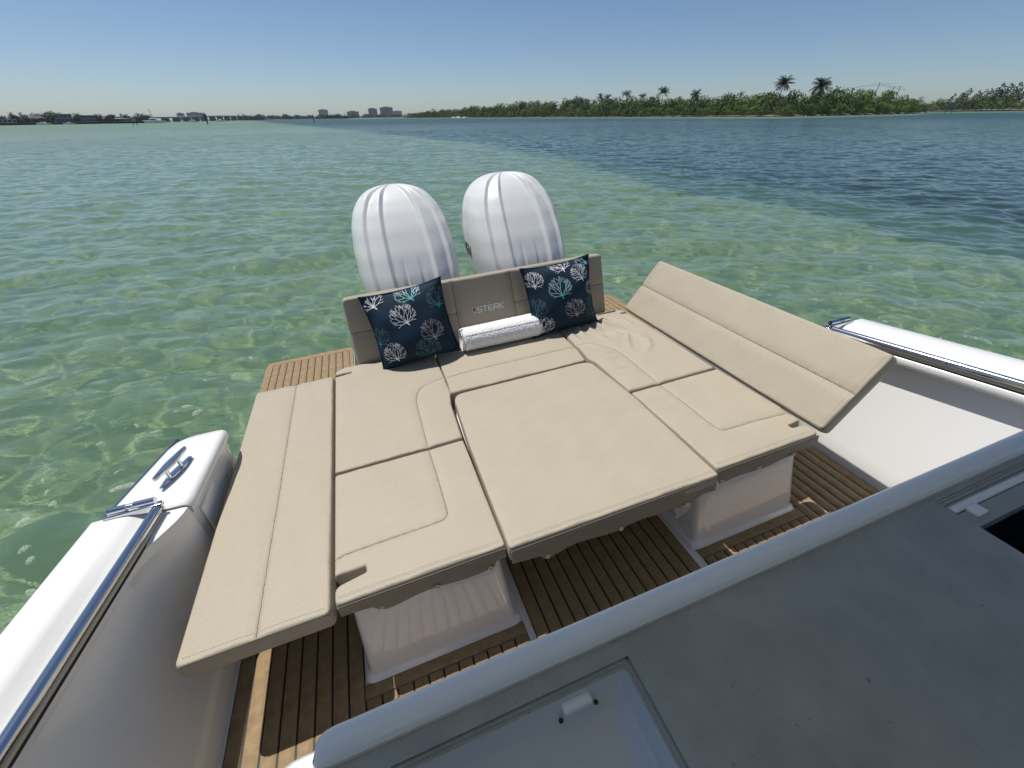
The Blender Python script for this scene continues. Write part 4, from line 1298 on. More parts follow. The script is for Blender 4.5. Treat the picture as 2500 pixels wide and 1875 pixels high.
outboard(.275, 'white ribbed outboard motor cowl, left of the pair behind the backrest')
outboard(1.155, 'white ribbed outboard motor cowl with dark side lettering, right of the pair behind the backrest')

# ------------------------------------------------------------------ far shores, island, skyline
def polar(az, d, z=0.):
    """World point at a bearing (degrees, from the boat's stern line) and distance from the boat."""
    return Vector((EYE.x + d * math.sin(R(az)), EYE.y + d * math.cos(R(az)), z))

def leaf_mat(name, dark, light, rough=.6, trans=True):
    m, nt, b, N, L = nodes_of(name)
    oi = N.new('ShaderNodeObjectInfo'); tc = N.new('ShaderNodeTexCoord')
    n = N.new('ShaderNodeTexNoise'); n.inputs['Scale'].default_value = .35; n.inputs['Detail'].default_value = 5
    L.new(tc.outputs['Object'], n.inputs['Vector'])
    ad = N.new('ShaderNodeMath'); ad.operation = 'MULTIPLY_ADD'; ad.inputs[1].default_value = .55; ad.inputs[2].default_value = 0
    L.new(oi.outputs['Random'], ad.inputs[0])
    su = N.new('ShaderNodeMath'); su.operation = 'ADD'
    ml = N.new('ShaderNodeMath'); ml.operation = 'MULTIPLY'; ml.inputs[1].default_value = .75
    L.new(n.outputs['Fac'], ml.inputs[0]); L.new(ad.outputs[0], su.inputs[0]); L.new(ml.outputs[0], su.inputs[1])
    cr = N.new('ShaderNodeValToRGB'); cr.color_ramp.elements[0].position = .25; cr.color_ramp.elements[1].position = .85
    cr.color_ramp.elements[0].color = (*dark, 1); cr.color_ramp.elements[1].color = (*light, 1)
    L.new(su.outputs[0], cr.inputs['Fac']); L.new(cr.outputs[0], b.inputs['Base Color'])
    b.inputs['Roughness'].default_value = rough; b.inputs['Specular IOR Level'].default_value = .25
    return m
M['mangrove'] = leaf_mat('mangrove_leaves', (.038, .070, .014), (.120, .175, .034))
M['deadbush'] = leaf_mat('grey_twigs', (.06, .058, .045), (.10, .095, .075))
M['palm'] = leaf_mat('palm_fronds', (.022, .036, .014), (.060, .075, .028), .45)
M['pine'] = leaf_mat('casuarina_needles', (.020, .030, .020), (.045, .058, .038))
M['farleaf'] = leaf_mat('far_shore_leaves', (.020, .034, .018), (.058, .078, .038))
M['bark'] = pmat('grey_bark', (.10, .085, .065), .9, var=.2, vscale=3)
M['rock'] = pmat('shore_rock', (.13, .10, .075), .9, var=.35, vscale=.5, alt=(.24, .20, .15))
M['earth'] = pmat('island_earth', (.07, .06, .04), 1, var=.3, vscale=.05)
M['sand'] = pmat('pale_beach_sand', (.55, .52, .44), .95, var=.05, vscale=.2)
M['wallwhite'] = pmat('pale_stucco', (.55, .54, .52), .8, var=.06, vscale=.1)
M['wallgrey'] = pmat('grey_concrete', (.30, .305, .31), .8, var=.08, vscale=.1)
M['roofdark'] = pmat('dark_roof', (.06, .05, .045), .8, var=.1, vscale=.2)
M['seawall'] = pmat('dark_seawall', (.035, .035, .033), .9, var=.25, vscale=.2)
M['glassdark'] = pmat('dark_windows', (.05, .06, .075), .15)
M['boatwhite'] = pmat('boat_white', (.72, .72, .72), .3)
M['pile'] = pmat('dark_piling', (.035, .03, .028), .8)
M['greenboard'] = pmat('green_daymark', (.01, .10, .05), .5)
M['redboard'] = pmat('red_daymark', (.35, .02, .015), .5)
M['signblue'] = pmat('weathered_sign', (.10, .13, .15), .6, var=.15, vscale=1)
M['steel'] = pmat('crane_steel', (.16, .15, .14), .6)

# --- leafy crowns
def leaf_cloud(seed, lobes, n, size, flat=.75):
    """Many leaf-sized faces spread through the lobes of a crown."""
    r_ = np.random.default_rng(seed)
    w = np.array([l[3] * l[4] * l[5] for l in lobes]); w = w / w.sum()
    which = r_.choice(len(lobes), n, p=w)
    Lb = np.array(lobes)[which]
    d = r_.normal(0, 1, (n, 3)); d /= np.linalg.norm(d, axis=1)[:, None]
    rad = r_.uniform(.55, 1.06, n) ** .6
    P = Lb[:, :3] + d * Lb[:, 3:6] * rad[:, None]
    P[:, 2] = np.maximum(P[:, 2], .15)
    s = size * r_.uniform(.5, 1.4, n)
    nrm = d * .8 + r_.normal(0, .6, (n, 3)); nrm[:, 2] += .35
    nrm /= np.linalg.norm(nrm, axis=1)[:, None]
    a = np.cross(nrm, r_.normal(0, 1, (n, 3))); a /= np.linalg.norm(a, axis=1)[:, None] + 1e-9
    b_ = np.cross(nrm, a)
    co = np.stack([P + a * s[:, None], P + b_ * s[:, None] * .55, P - a * s[:, None], P - b_ * s[:, None] * .55], 1).reshape(-1, 3)
    f = np.arange(n * 4).reshape(n, 4)
    return co, f

def bush_mesh(name, seed, h, w, n=1300, size=.42):
    r_ = random.Random(seed)
    lobes = []
    for i in range(9):
        a = r_.uniform(0, 6.28); q = r_.uniform(.1, .62)
        lh = r_.uniform(.30, .75) * h if i else .68 * h
        lobes.append((w * q * math.cos(a), w * q * math.sin(a), lh, w * r_.uniform(.28, .48), w * r_.uniform(.28, .48), h * r_.uniform(.20, .32)))
    for i in range(6):
        a = 6.28 * i / 6
        lobes.append((w * .6 * math.cos(a), w * .6 * math.sin(a), h * .25, w * .35, w * .35, h * .25))
    co, f = leaf_cloud(seed, lobes, n, size)
    return np_mesh(name, co, f, False)

BUSH = [bush_mesh('mangrove_tree', 40 + i, 1., 1., 1500, .055) for i in range(6)]
for me in BUSH: me.materials.append(M['mangrove'])
GBUSH = bush_mesh('bare_shrub', 60, 1., 1., 900, .03); GBUSH.materials.append(M['deadbush'])
FBUSH = [bush_mesh('shore_tree', 70 + i, 1., 1., 760, .075) for i in range(4)]
for me in FBUSH: me.materials.append(M['farleaf'])

def plant(name, me, p, h, w, label, cat, group, seed, lean=0):
    o = bpy.data.objects.new(name, me); COL.objects.link(o)
    r_ = random.Random(seed)
    o.location = p; o.scale = (w, w, h); o.rotation_euler = (lean, 0, r_.uniform(0, 6.28))
    return tag(o, label, cat, group)

# --- island: land, rocky shore, mangroves
az_s = np.linspace(7.5, 60.2, 120)
rows = []
isl = random.Random(3)
for az in az_s:
    d0 = np.interp(az, ISL_AZ, ISL_D) + isl.uniform(-1.5, 1.5)
    e = min(1, (az - 7.5) / 6, (60.2 - az) / 2.0)
    rows.append([polar(az, d0 - 6, -1.6), polar(az, d0, -.1), polar(az, d0 + 2.0, .75), polar(az, d0 + 8, 1.1), polar(az, d0 + 45, 1.2 + .8 * e), polar(az, d0 + 140, 1.4), polar(az, d0 + 230, -1.5)])
land = mesh_obj('island', loft_mesh('island', rows, closed=False, caps=False), M['earth'])
tag(land, 'low wooded island across the channel', 'island', kind='structure')
# white sand patch on its left shore
v = []
for az in np.linspace(12.9, 14.9, 9):
    d0 = np.interp(az, ISL_AZ, ISL_D); e = math.sin(math.pi * (az - 12.7) / 2.4)
    v.append([polar(az, d0 - 4 * e - .5, -.05), polar(az, d0 + .5, .9 * e + .35), polar(az, d0 + 2.5, 1.9 * e + .2), polar(az, d0 + 6, 1.0)])
tag(mesh_obj('beach', loft_mesh('beach', v, closed=False, caps=False), M['sand']), 'small white sand beach on the island shore', 'beach', kind='structure')
# rocks along the waterline, uncountable
vv, ff = [], []
rk = random.Random(8)
ico = [(0, 0, 1), (.9, 0, .35), (.28, .86, .35), (-.72, .53, .35), (-.72, -.53, .35), (.28, -.86, .35), (.72, .53, -.4), (-.28, .86, -.4), (-.9, 0, -.4), (-.28, -.86, -.4), (.72, -.53, -.4)]
ifc = [(0, 1, 2), (0, 2, 3), (0, 3, 4), (0, 4, 5), (0, 5, 1), (1, 6, 2), (2, 6, 7), (2, 7, 3), (3, 7, 8), (3, 8, 4), (4, 8, 9), (4, 9, 5), (5, 9, 10), (5, 10, 1), (1, 10, 6)]
for i in range(2600):
    az = 60.3 - 48 * rk.random() ** 1.2
    d0 = np.interp(az, ISL_AZ, ISL_D)
    p = polar(az, d0 + rk.uniform(-1.0, 2.2), 0)
    s = rk.uniform(.25, .65); zz = rk.uniform(-.1, .45) * min(1, (60.4 - az) * .8 + .3)
    b0 = len(vv)
    for q in ico:
        vv.append((p.x + q[0] * s * rk.uniform(.8, 1.7), p.y + q[1] * s * rk.uniform(.8, 1.7), zz + q[2] * s * rk.uniform(.5, .9)))
    ff += [tuple(b0 + j for j in t) for t in ifc]
tag(mesh_obj('shore_rocks', py_mesh('shore_rocks', vv, ff, False), M['rock']), 'brown rocks heaped along the island waterline', 'rocks', kind='stuff')

def canopy_el(az):
    return np.interp(az, [7.5, 10, 14, 17, 20, 25, 31.6, 36, 42, 48, 52, 54.5, 56.2, 57.6, 59, 60.3], [.25, .55, .80, 1.05, 1.30, 1.50, 1.66, 1.62, 1.62, 1.74, 1.70, 1.95, 1.72, 1.45, 1.0, .45])
mg = random.Random(12)
k = 0
for row, (dd, fac) in enumerate(((2.6, .48), (10, .78), (24, 1.0), (42, 1.02))):
    az = 8.0 + .3 * row
    while az < 60.0 - .2 * row:
        d = np.interp(az, ISL_AZ, ISL_D) + dd + mg.uniform(-2, 3)
        htop = 2.1 + d * math.tan(R(canopy_el(az)))
        h = max(1.8, htop * fac * mg.uniform(.86, 1.05))
        w = max(2.4, mg.uniform(.55, .85) * h if row else mg.uniform(.7, 1.0) * h)
        if row == 0 and mg.random() < .13:
            plant('bare_shrub', GBUSH, polar(az, d, .5), h * .9, w, 'grey leafless shrub at the edge of the island thicket', 'shrub', 'bare shrubs on the island', k)
        else:
            plant('mangrove_tree', BUSH[k % 6], polar(az, d, .4), h, w, 'bushy green mangrove in the island thicket', 'tree', 'mangroves covering the island', k)
        k += 1
        az += math.degrees(w * (1.05 if row else 1.0) / d)

# --- palms
def palm_meshes(seed, h, crown=3.4, nf=22, lean=(0, 0), trunk_r=.22):
    r_ = random.Random(seed)
    pts = [(lean[0] * (t ** 1.6), lean[1] * (t ** 1.6), h * t) for t in np.linspace(0, 1, 8)]
    tr = tube_mesh('trunk', pts, [trunk_r * (1.2 - .5 * t) for t in np.linspace(0, 1, 8)], 8)
    top = Vector(pts[-1])
    v, f = [], []
    for i in range(nf):
        a = 6.283 * i / nf * 1.0 + r_.uniform(-.2, .2)
        el = r_.uniform(-.25, 1.45)
        L_ = crown * r_.uniform(.8, 1.1)
        dirh = Vector((math.cos(a), math.sin(a), 0))
        p = top.copy(); ang = el
        n = 9
        prevp = None
        for j in range(n):
            step = L_ / n
            q = p + (dirh * math.cos(ang) + Vector((0, 0, math.sin(ang)))) * step
            side = dirh.cross(Vector((0, 0, 1))).normalized()
            ll = .30 * L_ * math.sin(math.pi * min(.95, .12 + .85 * j / n)) ** .8
            for sgn in (-1, 1):
                for u in (0., .5):
                    o = p.lerp(q, u)
                    tip = o + side * sgn * ll * .75 + (q - p).normalized() * ll * .45 - Vector((0, 0, ll * r_.uniform(.25, .6)))
                    wv = (q - p) * .28
                    b0 = len(v)
                    v += [o - wv * .5, o + wv, tip]
                    f.append((b0, b0 + 1, b0 + 2))
            b0 = len(v); v += [p - side * .05, p + side * .05, q + side * .03, q - side * .03]; f.append((b0, b0 + 1, b0 + 2, b0 + 3))
            p = q; ang -= r_.uniform(.09, .18)
    cr = py_mesh('crown', v, f, False)
    return tr, cr

def palm(az, d, top_el, label, seed, crown=3.2, lean=(0, 0), nf=22, group='island palms', mat='palm'):
    base = polar(az, d, 1.0)
    h = 2.1 + d * math.tan(R(top_el)) - 1.0 - crown * .80
    e = bpy.data.objects.new('palm_tree', None); COL.objects.link(e); e.location = base
    tag(e, label, 'palm tree', group)
    tr, cr = palm_meshes(seed, max(2, h), crown, nf, lean)
    mesh_obj('trunk', tr, M['bark'], e); mesh_obj('crown', cr, M[mat], e)
palm(48.15, 318, 3.10, 'tall coconut palm standing clear of the thicket, left of the tallest two', 1, 5.6, (1.2, 0), 50)
palm(51.5, 330, 2.92, 'tall spreading coconut palm, right of the tallest two on the island', 2, 6.2, (.4, .4), 56)
palm(36.8, 385, 2.56, 'broad coconut palm rising mid island above the mangroves', 3, 5.4, (.3, 0), 40)
palm(33.0, 400, 2.40, 'slim coconut palm with drooping skirt, left of the broad mid-island palm', 4, 4.6, (-.3, 0), 34)
palm(34.7, 392, 2.02, 'short palm between the slim and the broad palm mid island', 5, 4.0, (.2, 0), 30)
palm(40.2, 350, 2.20, 'low wide palm crown poking out of the mangroves right of mid island', 6, 4.6, (.2, 0), 34)
palm(30.1, 425, 2.05, 'coconut palm, left one of a close pair in the thicket', 7, 4.4, (0, 0), 30)
palm(30.9, 428, 2.02, 'coconut palm, right one of a close pair in the thicket', 8, 4.4, (.3, 0), 30)
palm(28.0, 440, 1.75, 'small palm standing low before the mangroves, left of the close pair', 9, 4.2, (0, 0), 28)
palm(20.6, 600, 1.45, 'tiny palm tip over the canopy at the island left', 10, 3.2, (0, 0), 18)
palm(11.0, 890, .82, 'lone slim palm at the far left tip of the island', 11, 4.0, (-.6, 0), 16)
palm(44.6, 330, 1.98, 'small palm tip just over the canopy left of the tallest palms', 12, 2.6, (.2, 0), 18)

# --- shore beyond the island on the right, with wind-bent casuarinas
rows = []
for az in np.linspace(58, 100, 40):
    rows.append([polar(az, 690, -1.6), polar(az, 700, .4), polar(az, 720, 1.4), polar(az, 1000, 1.4)])
tag(mesh_obj('far_shore', loft_mesh('far_shore', rows, closed=False, caps=False), M['earth']), 'low wooded shore beyond the island on the right', 'shore', kind='structure')
k = 500
az = 58.6
while az < 74:
    d = 708 + mg.uniform(0, 14)
    el = np.interp(az, [58.6, 61, 62, 66, 74], [.75, .85, 1.0, 1.12, 1.1])
    h = (2.1 + d * math.tan(R(el))) * mg.uniform(.85, 1.05)
    plant('mangrove_tree', BUSH[k % 6], polar(az, d, .3), h, h * .8, 'bushy green tree on the far right shore beyond the island', 'tree', 'trees on the far right shore', k)
    k += 1; az += math.degrees(h * .95 / d)
def pine_mesh(seed):
    r_ = random.Random(seed); lobes = []
    for i in range(11):
        t = i / 10
        lobes.append((.34 * t ** 1.2 + r_.uniform(-.06, .06), r_.uniform(-.06, .06), .16 + .80 * t, .17 * (1.15 - .75 * t), .15 * (1.15 - .75 * t), .075))
    co, f = leaf_cloud(seed, lobes, 700, .035)
    return np_mesh('crown', co, f, False)
PINE = [pine_mesh(80 + i) for i in range(3)]
PTR = tube_mesh('trunk', [(0, 0, 0), (.10, 0, .4), (.32, 0, .92)], [.020, .014, .005], 6)
for me in PINE: me.materials.append(M['pine'])
PTR.materials.append(M['bark'])
pn = 0
for az, el in ((61.15, 1.15), (61.75, 1.50), (62.05, 1.42), (62.55, 1.30), (62.85, 1.38), (63.25, 1.45), (63.62, 1.75), (63.95, 1.70), (64.25, 1.72), (64.6, 1.76), (64.95, 1.68), (65.3, 1.5), (65.9, 1.35), (66.3, 1.5), (67.2, 1.6), (68.0, 1.5)):
    d = 735
    e = bpy.data.objects.new('casuarina_tree', None); COL.objects.link(e)
    e.location = polar(az, d, .8); h = 1.3 + d * math.tan(R(el)); e.scale = (h, h, h)
    e.rotation_euler = (0, 0, R(-az) + mg.uniform(-.3, .3))
    tag(e, 'feathery dark casuarina bent by the wind above the far right shore', 'tree', 'casuarinas on the far right shore')
    c_ = bpy.data.objects.new('crown', PINE[pn % 3]); COL.objects.link(c_); c_.parent = e
    c_ = bpy.data.objects.new('trunk', PTR); COL.objects.link(c_); c_.parent = e
    pn += 1

# --- channel markers and signs on piles
def far_thing(name, label, cat, p, group=None):
    e = bpy.data.objects.new(name, None); COL.objects.link(e); e.location = p; e.rotation_euler = (0, 0, 0)
    return tag(e, label, cat, group)
def fbox(name, x0, x1, y0, y1, z0, z1, mat, parent, bev=0):
    return mesh_obj(name, box_mesh(name, x0, x1, y0, y1, z0, z1, bev), M[mat], parent)
p = far_thing('channel_marker', 'green square channel marker on a dark pile, off the bridge', 'channel marker', polar(-12.05, 278, -1.5)); p.rotation_euler.z = R(12)
mesh_obj('pile', tube_mesh('pile', [(0, 0, 0), (0, 0, 6.0)], .24, 8), M['pile'], p)
fbox('day_board', -.62, .62, -.32, -.26, 4.6, 5.8, 'greenboard', p); fbox('lamp', -.16, .16, -.16, .16, 6.0, 6.55, 'greenboard', p, .04)
fbox('solar_panel', .25, .75, -.2, .2, 5.9, 5.96, 'glassdark', p)
p = far_thing('channel_marker', 'red triangle channel marker on a dark pile, below the far towers', 'channel marker', polar(-2.1, 294, -1.5)); p.rotation_euler.z = R(2)
mesh_obj('pile', tube_mesh('pile', [(0, 0, 0), (0, 0, 4.9)], .22, 8), M['pile'], p)
v = [(-.7, -.3, 4.0), (.7, -.3, 4.0), (0, -.3, 5.2), (-.7, -.24, 4.0), (.7, -.24, 4.0), (0, -.24, 5.2)]
mesh_obj('day_board', py_mesh('day_board', v, [(0, 1, 2), (5, 4, 3), (0, 3, 4, 1), (1, 4, 5, 2), (2, 5, 3, 0)], False), M['redboard'], p)
fbox('lamp', -.13, .13, -.13, .13, 4.9, 5.4, 'redboard', p, .03)
for az, d, h, w, lab, col in ((-17.8, 304, 3.0, 2.0, 'weathered notice board on two piles off the left shore', 'wallgrey'), (61.65, 404, 5.5, 3.6, 'blue-grey notice board on two slanting piles right of the island', 'signblue')):
    p = far_thing('notice_board', lab, 'sign', polar(az, d, -1.5)); p.rotation_euler.z = R(-az)
    for s_ in (-1, 1):
        mesh_obj('pile', tube_mesh('pile', [(s_ * w * .38, 0, 0), (s_ * w * .40, 0, h + 1.2)], .16, 8), M['pile'], p)
    fbox('board', -w / 2, w / 2, -.26, -.18, h * .55 + 1.5, h + 1.5, col, p)
    fbox('frame', -w / 2 - .08, w / 2 + .08, -.18, -.12, h * .55 + 1.42, h + 1.58, 'pile', p)

# --- boats far off
def small_boat(p, L_, label, heading, cabin=True, mast=0):
    e = far_thing('moored_boat', label, 'boat', p, 'boats far off'); e.rotation_euler.z = heading
    secs = []
    for t in np.linspace(0, 1, 9):
        w = L_ * .16 * (1 - max(0, (t - .45) / .55) ** 2.2); w = max(w, .02)
        y = (t - .5) * L_; sh = L_ * (.085 + .05 * t * t)
        secs.append([(-w, y, sh), (-w * .75, y, -.25), (0, y, -.4), (w * .75, y, -.25), (w, y, sh)])
    mesh_obj('hull', loft_mesh('hull', secs, angle=60), M['boatwhite'], e)
    if cabin:
        mesh_obj('cabin', box_mesh('cabin', -L_ * .10, L_ * .10, -L_ * .18, L_ * .16, L_ * .07, L_ * .20, L_ * .02), M['boatwhite'], e)
        mesh_obj('windows', box_mesh('windows', -L_ * .104, L_ * .104, -L_ * .12, L_ * .13, L_ * .13, L_ * .17, .02), M['glassdark'], e)
    if cabin == 2:
        mesh_obj('flybridge', box_mesh('flybridge', -L_ * .07, L_ * .07, -L_ * .12, L_ * .05, L_ * .20, L_ * .28, L_ * .012), M['boatwhite'], e)
    if mast:
        mesh_obj('mast', tube_mesh('mast', [(0, 0, L_ * .1), (0, .3, mast)], [.30, .16], 8), M['wallgrey'], e)
    return e
small_boat(polar(-23.95, 500), 9, 'low white boat moored before the left seawall', R(80), True)
small_boat(polar(-22.35, 505), 7, 'white cabin boat moored before the grey house', R(95), 1)
small_boat(polar(-16.3, 520), 17, 'white yacht with a tall leaning mast beside the bridge', R(85), 2, 10.8)
small_boat(polar(-13.2, 560), 9, 'white boat under the left half of the bridge', R(75), 1)
small_boat(polar(-10.9, 600), 9, 'white boat with wake right of the green marker', R(70), 2)
small_boat(polar(5.6, 900), 9, 'small dark-windowed boat below the far towers', R(80), 1)
small_boat(polar(59.9, 455), 4.2, 'small white boat at the right tip of the island', R(30), 1)

# --- left shore: seawall, trees, houses
rows = []
for az in np.linspace(-45, -15.6, 40):
    d0 = 525 + 4 * math.sin(az * 3)
    rows.append([polar(az, d0, -1.6), polar(az, d0 + .3, 1.35), polar(az, d0 + 1.6, 1.45), polar(az, d0 + 1.8, 1.2), polar(az, d0 + 200, 1.6)])
tag(mesh_obj('left_shore', loft_mesh('left_shore', rows, closed=False, caps=False), M['seawall']), 'left shore with a dark seawall', 'shore', kind='structure')
k = 900
for row, (dd, fac) in enumerate(((14, .55), (34, .95), (55, 1.05))):
    az = -33.
    while az < -16.2:
        if row < 2 and (-23.1 < az < -21.9 or -21.5 < az < -20.4 or -18.9 < az < -18.2 or -27 < az < -25.6):
            az += .35; continue
        d = 527 + dd + mg.uniform(-4, 4)
        h = (2.0 + d * math.tan(R(np.interp(az, [-33, -26, -24, -21, -18, -16], [.45, .36, .52, .44, .36, .30])))) * fac * mg.uniform(.75, 1.15)
        plant('shore_tree', FBUSH[k % 4], polar(az, d, 1.0), h, h * .8, 'dark leafy tree among the houses on the left shore', 'tree', 'trees on the left shore', k)
        k += 1; az += math.degrees(h * mg.uniform(.8, 1.3) / d)
for i, (az, el, cr_, lab) in enumerate(((-25.5, .74, 2.6, 'left palm of a leaning pair on the left shore'), (-24.95, .70, 2.3, 'right palm of a leaning pair on the left shore'), (-22.7, .72, 3.2, 'full palm crown behind the grey house on the left shore'),
        (-18.55, .58, 2.0, 'small palm left of the end clump on the left shore'), (-17.35, .64, 3.2, 'tall palm in the clump at the right end of the left shore'), (-17.0, .60, 2.8, 'right-hand palm of the clump at the end of the left shore'))):
    palm(az, 555, el, lab, 30 + i, cr_, (-.8 if i < 2 else .2, 0), 18, 'palms on the left shore', 'farleaf')

def house(az, d, w, h, dep, label, mat='wallgrey', floors=2, roof='flat', bays=4):
    e = far_thing('house', label, 'house', polar(az, d, 1.2)); e.rotation_euler.z = R(-az)
    mesh_obj('wall', box_mesh('wall', -w / 2, w / 2, 0, dep, 0, h), M[mat], e)
    if roof == 'hip':
        v = [(-w / 2 - .5, -.5, h), (w / 2 + .5, -.5, h), (w / 2 + .5, dep + .5, h), (-w / 2 - .5, dep + .5, h), (-w / 4, dep / 2, h + 2.0), (w / 4, dep / 2, h + 2.0)]
        mesh_obj('roof', py_mesh('roof', v, [(0, 1, 5, 4), (1, 2, 5), (2, 3, 4, 5), (3, 0, 4), (3, 2, 1, 0)], False), M['roofdark'], e)
    else:
        mesh_obj('roof', box_mesh('roof', -w / 2 - .4, w / 2 + .4, -.8, dep + .4, h, h + .35), M['wallwhite'], e)
    fh = h / floors
    for fl_ in range(floors):
        for b_ in range(bays):
            x0 = -w / 2 + w * (b_ + .18) / bays; x1 = -w / 2 + w * (b_ + .82) / bays
            mesh_obj('window', box_mesh('window', x0, x1, -.06, .05, fl_ * fh + fh * .25, fl_ * fh + fh * .85), M['glassdark'], e)
    if floors > 1:
        mesh_obj('balcony', box_mesh('balcony', -w / 2, w / 2, -1.2, -.07, fh - .15, fh + .12), M['wallwhite'], e)
    return e
house(-22.5, 541, 10.5, 5.6, 9, 'grey two-storey modern house with wide windows on the left shore', 'wallgrey', 2, 'flat', 4)
house(-20.9, 541, 9.5, 4.6, 9, 'grey flat-roofed house with tall bays right of the modern house', 'wallgrey', 2, 'flat', 6)
house(-24.1, 543, 8, 3.0, 8, 'low brown-roofed house half hidden by trees on the left shore', 'wallgrey', 1, 'hip', 3)
house(-26.4, 540, 18, 2.4, 8, 'long low pale house at the far left edge', 'wallwhite', 1, 'flat', 7)
e = far_thing('boat_shed', 'bright white low canopy on the left shore near the palm clump', 'shed', polar(-18.6, 537, 1.2)); e.rotation_euler.z = R(18.6)
fbox('roof', -5.2, 5.2, 0, 6, 1.9, 2.5, 'boatwhite', e, .2)
for x_ in (-4.8, -1.6, 1.6, 4.8): fbox('post', x_ - .1, x_ + .1, .2, .4, 0, 1.9, 'wallwhite', e)

# --- bridge
br_ = far_thing('road_bridge', 'long low grey road bridge on many piers across the bay', 'bridge', polar(-15.9, 720, 0))
A_, B_ = polar(-15.9, 720, 0), polar(-6.8, 1040, 0)
dv = B_ - A_; Lb = dv.length; br_.rotation_euler.z = math.atan2(dv.y, dv.x)
sec = []
for t in np.linspace(0, 1, 21):
    zc = 3.7 + 1.6 * math.sin(math.pi * t) ** 1.3
    sec.append([(t * Lb, -6, zc), (t * Lb, 6, zc), (t * Lb, 6, zc + .8), (t * Lb, 5.7, zc + 1.4), (t * Lb, -5.7, zc + 1.4), (t * Lb, -6, zc + .8)])
mesh_obj('deck', loft_mesh('deck', sec), M['wallgrey'], br_)
for i in range(14):
    t = (i + .6) / 14.2
    zc = 3.7 + 1.6 * math.sin(math.pi * t) ** 1.3
    fbox('pier', t * Lb - 1.5, t * Lb + 1.5, -4, 4, -2, zc + .02, 'wallgrey', br_, .1)

# --- far low shore behind the bridge and the towers
rows = []
for az in np.linspace(-16, 11, 40):
    d0 = np.interp(az, [-16, -9, -5, 0, 3, 11], [2300, 1350, 1300, 1650, 1900, 1700])
    rows.append([polar(az, d0, -1.6), polar(az, d0 + 3, .9), polar(az, d0 + 30, 1.5), polar(az, d0 + 1800, 1.6)])
tag(mesh_obj('distant_shore', loft_mesh('distant_shore', rows, closed=False, caps=False), M['earth']), 'distant low shore under the towers', 'shore', kind='structure')
rows = []
for az in np.linspace(-2.2, 1.9, 14):
    e_ = math.sin(math.pi * (az + 2.2) / 4.1)
    rows.append([polar(az, 1150, -1.6), polar(az, 1155, .4 * e_), polar(az, 1165, 1.0 * e_), polar(az, 1220, -1.6)])
tag(mesh_obj('islet', loft_mesh('islet', rows, closed=False, caps=False), M['earth']), 'low dark islet in front of the towers', 'islet', kind='structure')
def grove(name, label, cat, az0, az1, dist, el, seed):
    """One mass of far trees."""
    r_ = random.Random(seed); lobes = []
    n = int((az1 - az0) / .10)
    c = polar((az0 + az1) / 2, dist((az0 + az1) / 2), .8)
    for i in range(n):
        az = az0 + (az1 - az0) * (i + r_.random()) / n
        d = dist(az) + r_.uniform(0, 25)
        h = max(1.5, (1.3 + d * math.tan(R(el(az)))) * r_.uniform(.65, 1.1))
        q = polar(az, d, .8) - c
        lobes.append((q.x, q.y, h * .5, h * .7, h * .7, h * .5))
    co, f = leaf_cloud(seed, lobes, n * 55, 1.5)
    o = mesh_obj(name, np_mesh(name, co, f, False), M['farleaf']); o.location = c
    return tag(o, label, cat, kind='stuff')
grove('islet_bushes', 'dark bushes covering the low islet', 'bushes', -2.0, 1.7, lambda a: 1166, lambda a: .22 * math.sin(math.pi * (a + 2.2) / 4.1) + .06, 1)
grove('distant_trees', 'dark strip of distant trees right of the bridge', 'trees', -9.2, -2.2, lambda a: np.interp(a, [-9, -5, 0], [1365, 1315, 1665]), lambda a: .30 + .08 * math.sin(a * 5), 2)
grove('distant_wood', 'distant strip of trees between the far towers', 'trees', -2.2, 10.5, lambda a: np.interp(a, [-5, 0, 3, 11], [1320, 1670, 1920, 1720]), lambda a: .27 + .08 * math.sin(a * 4), 3)
for i, az in enumerate((-9.1, -8.7, -8.0, -6.9, 1.2, 2.2, -1.2, .6)):
    palm(az, 1330 if az < -2 else 1640, .50 if i < 2 else .42, ('left' if i == 0 else 'right') + ' of two palms at the right end of the bridge' if i < 2 else 'distant palm tip over the far shore trees', 50 + i, 4.2, (0, 0), 14, 'distant palms', 'farleaf')

def tower(az, d, w, h, label, mat='wallwhite', bays=6, floors=9, dep=18, turn=0):
    e = far_thing('apartment_tower', label, 'tower', polar(az, d, 1.5), 'towers on the horizon'); e.rotation_euler.z = R(-az + turn)
    mesh_obj('wall', box_mesh('wall', -w / 2, w / 2, 0, dep, 0, h), M[mat], e)
    mesh_obj('roof', box_mesh('roof', -w * .22, w * .2, dep * .3, dep * .7, h, h + 3), M[mat], e)
    # window columns, shared mesh per tower
    fh = h / floors
    wm = box_mesh('window', -w / bays * .3, w / bays * .3, -.3, .3, fh * .25, fh * .8); wm.materials.append(M['glassdark'])
    for b_ in range(bays):
        for k_ in range(floors):
            o = bpy.data.objects.new('window', wm); COL.objects.link(o); o.parent = e; o.location = (-w / 2 + w * (b_ + .5) / bays, 0, k_ * fh)
    return e
tower(-.95, 2500, 42, 33, 'pale slab tower standing alone left of the other towers', 'wallwhite', 6, 10)
tower(2.1, 2600, 58, 26, 'wide low pale block between the lone tower and the taller pair', 'wallgrey', 8, 7)
tower(4.25, 2500, 42, 36, 'tall ribbed tower, left of the tallest pair', 'wallgrey', 5, 11)
tower(5.75, 2450, 60, 40, 'tallest broad ribbed tower on the horizon', 'wallgrey', 8, 12)
tower(6.95, 2600, 44, 26, 'lower pale block right of the tallest tower', 'wallwhite', 6, 8)
tower(-14.0, 2500, 26, 23, 'grey tower over the left half of the bridge', 'wallgrey', 4, 7, turn=8)
tower(-12.85, 2600, 62, 26, 'wide blue-grey tower block behind the green marker', 'wallgrey', 8, 8)
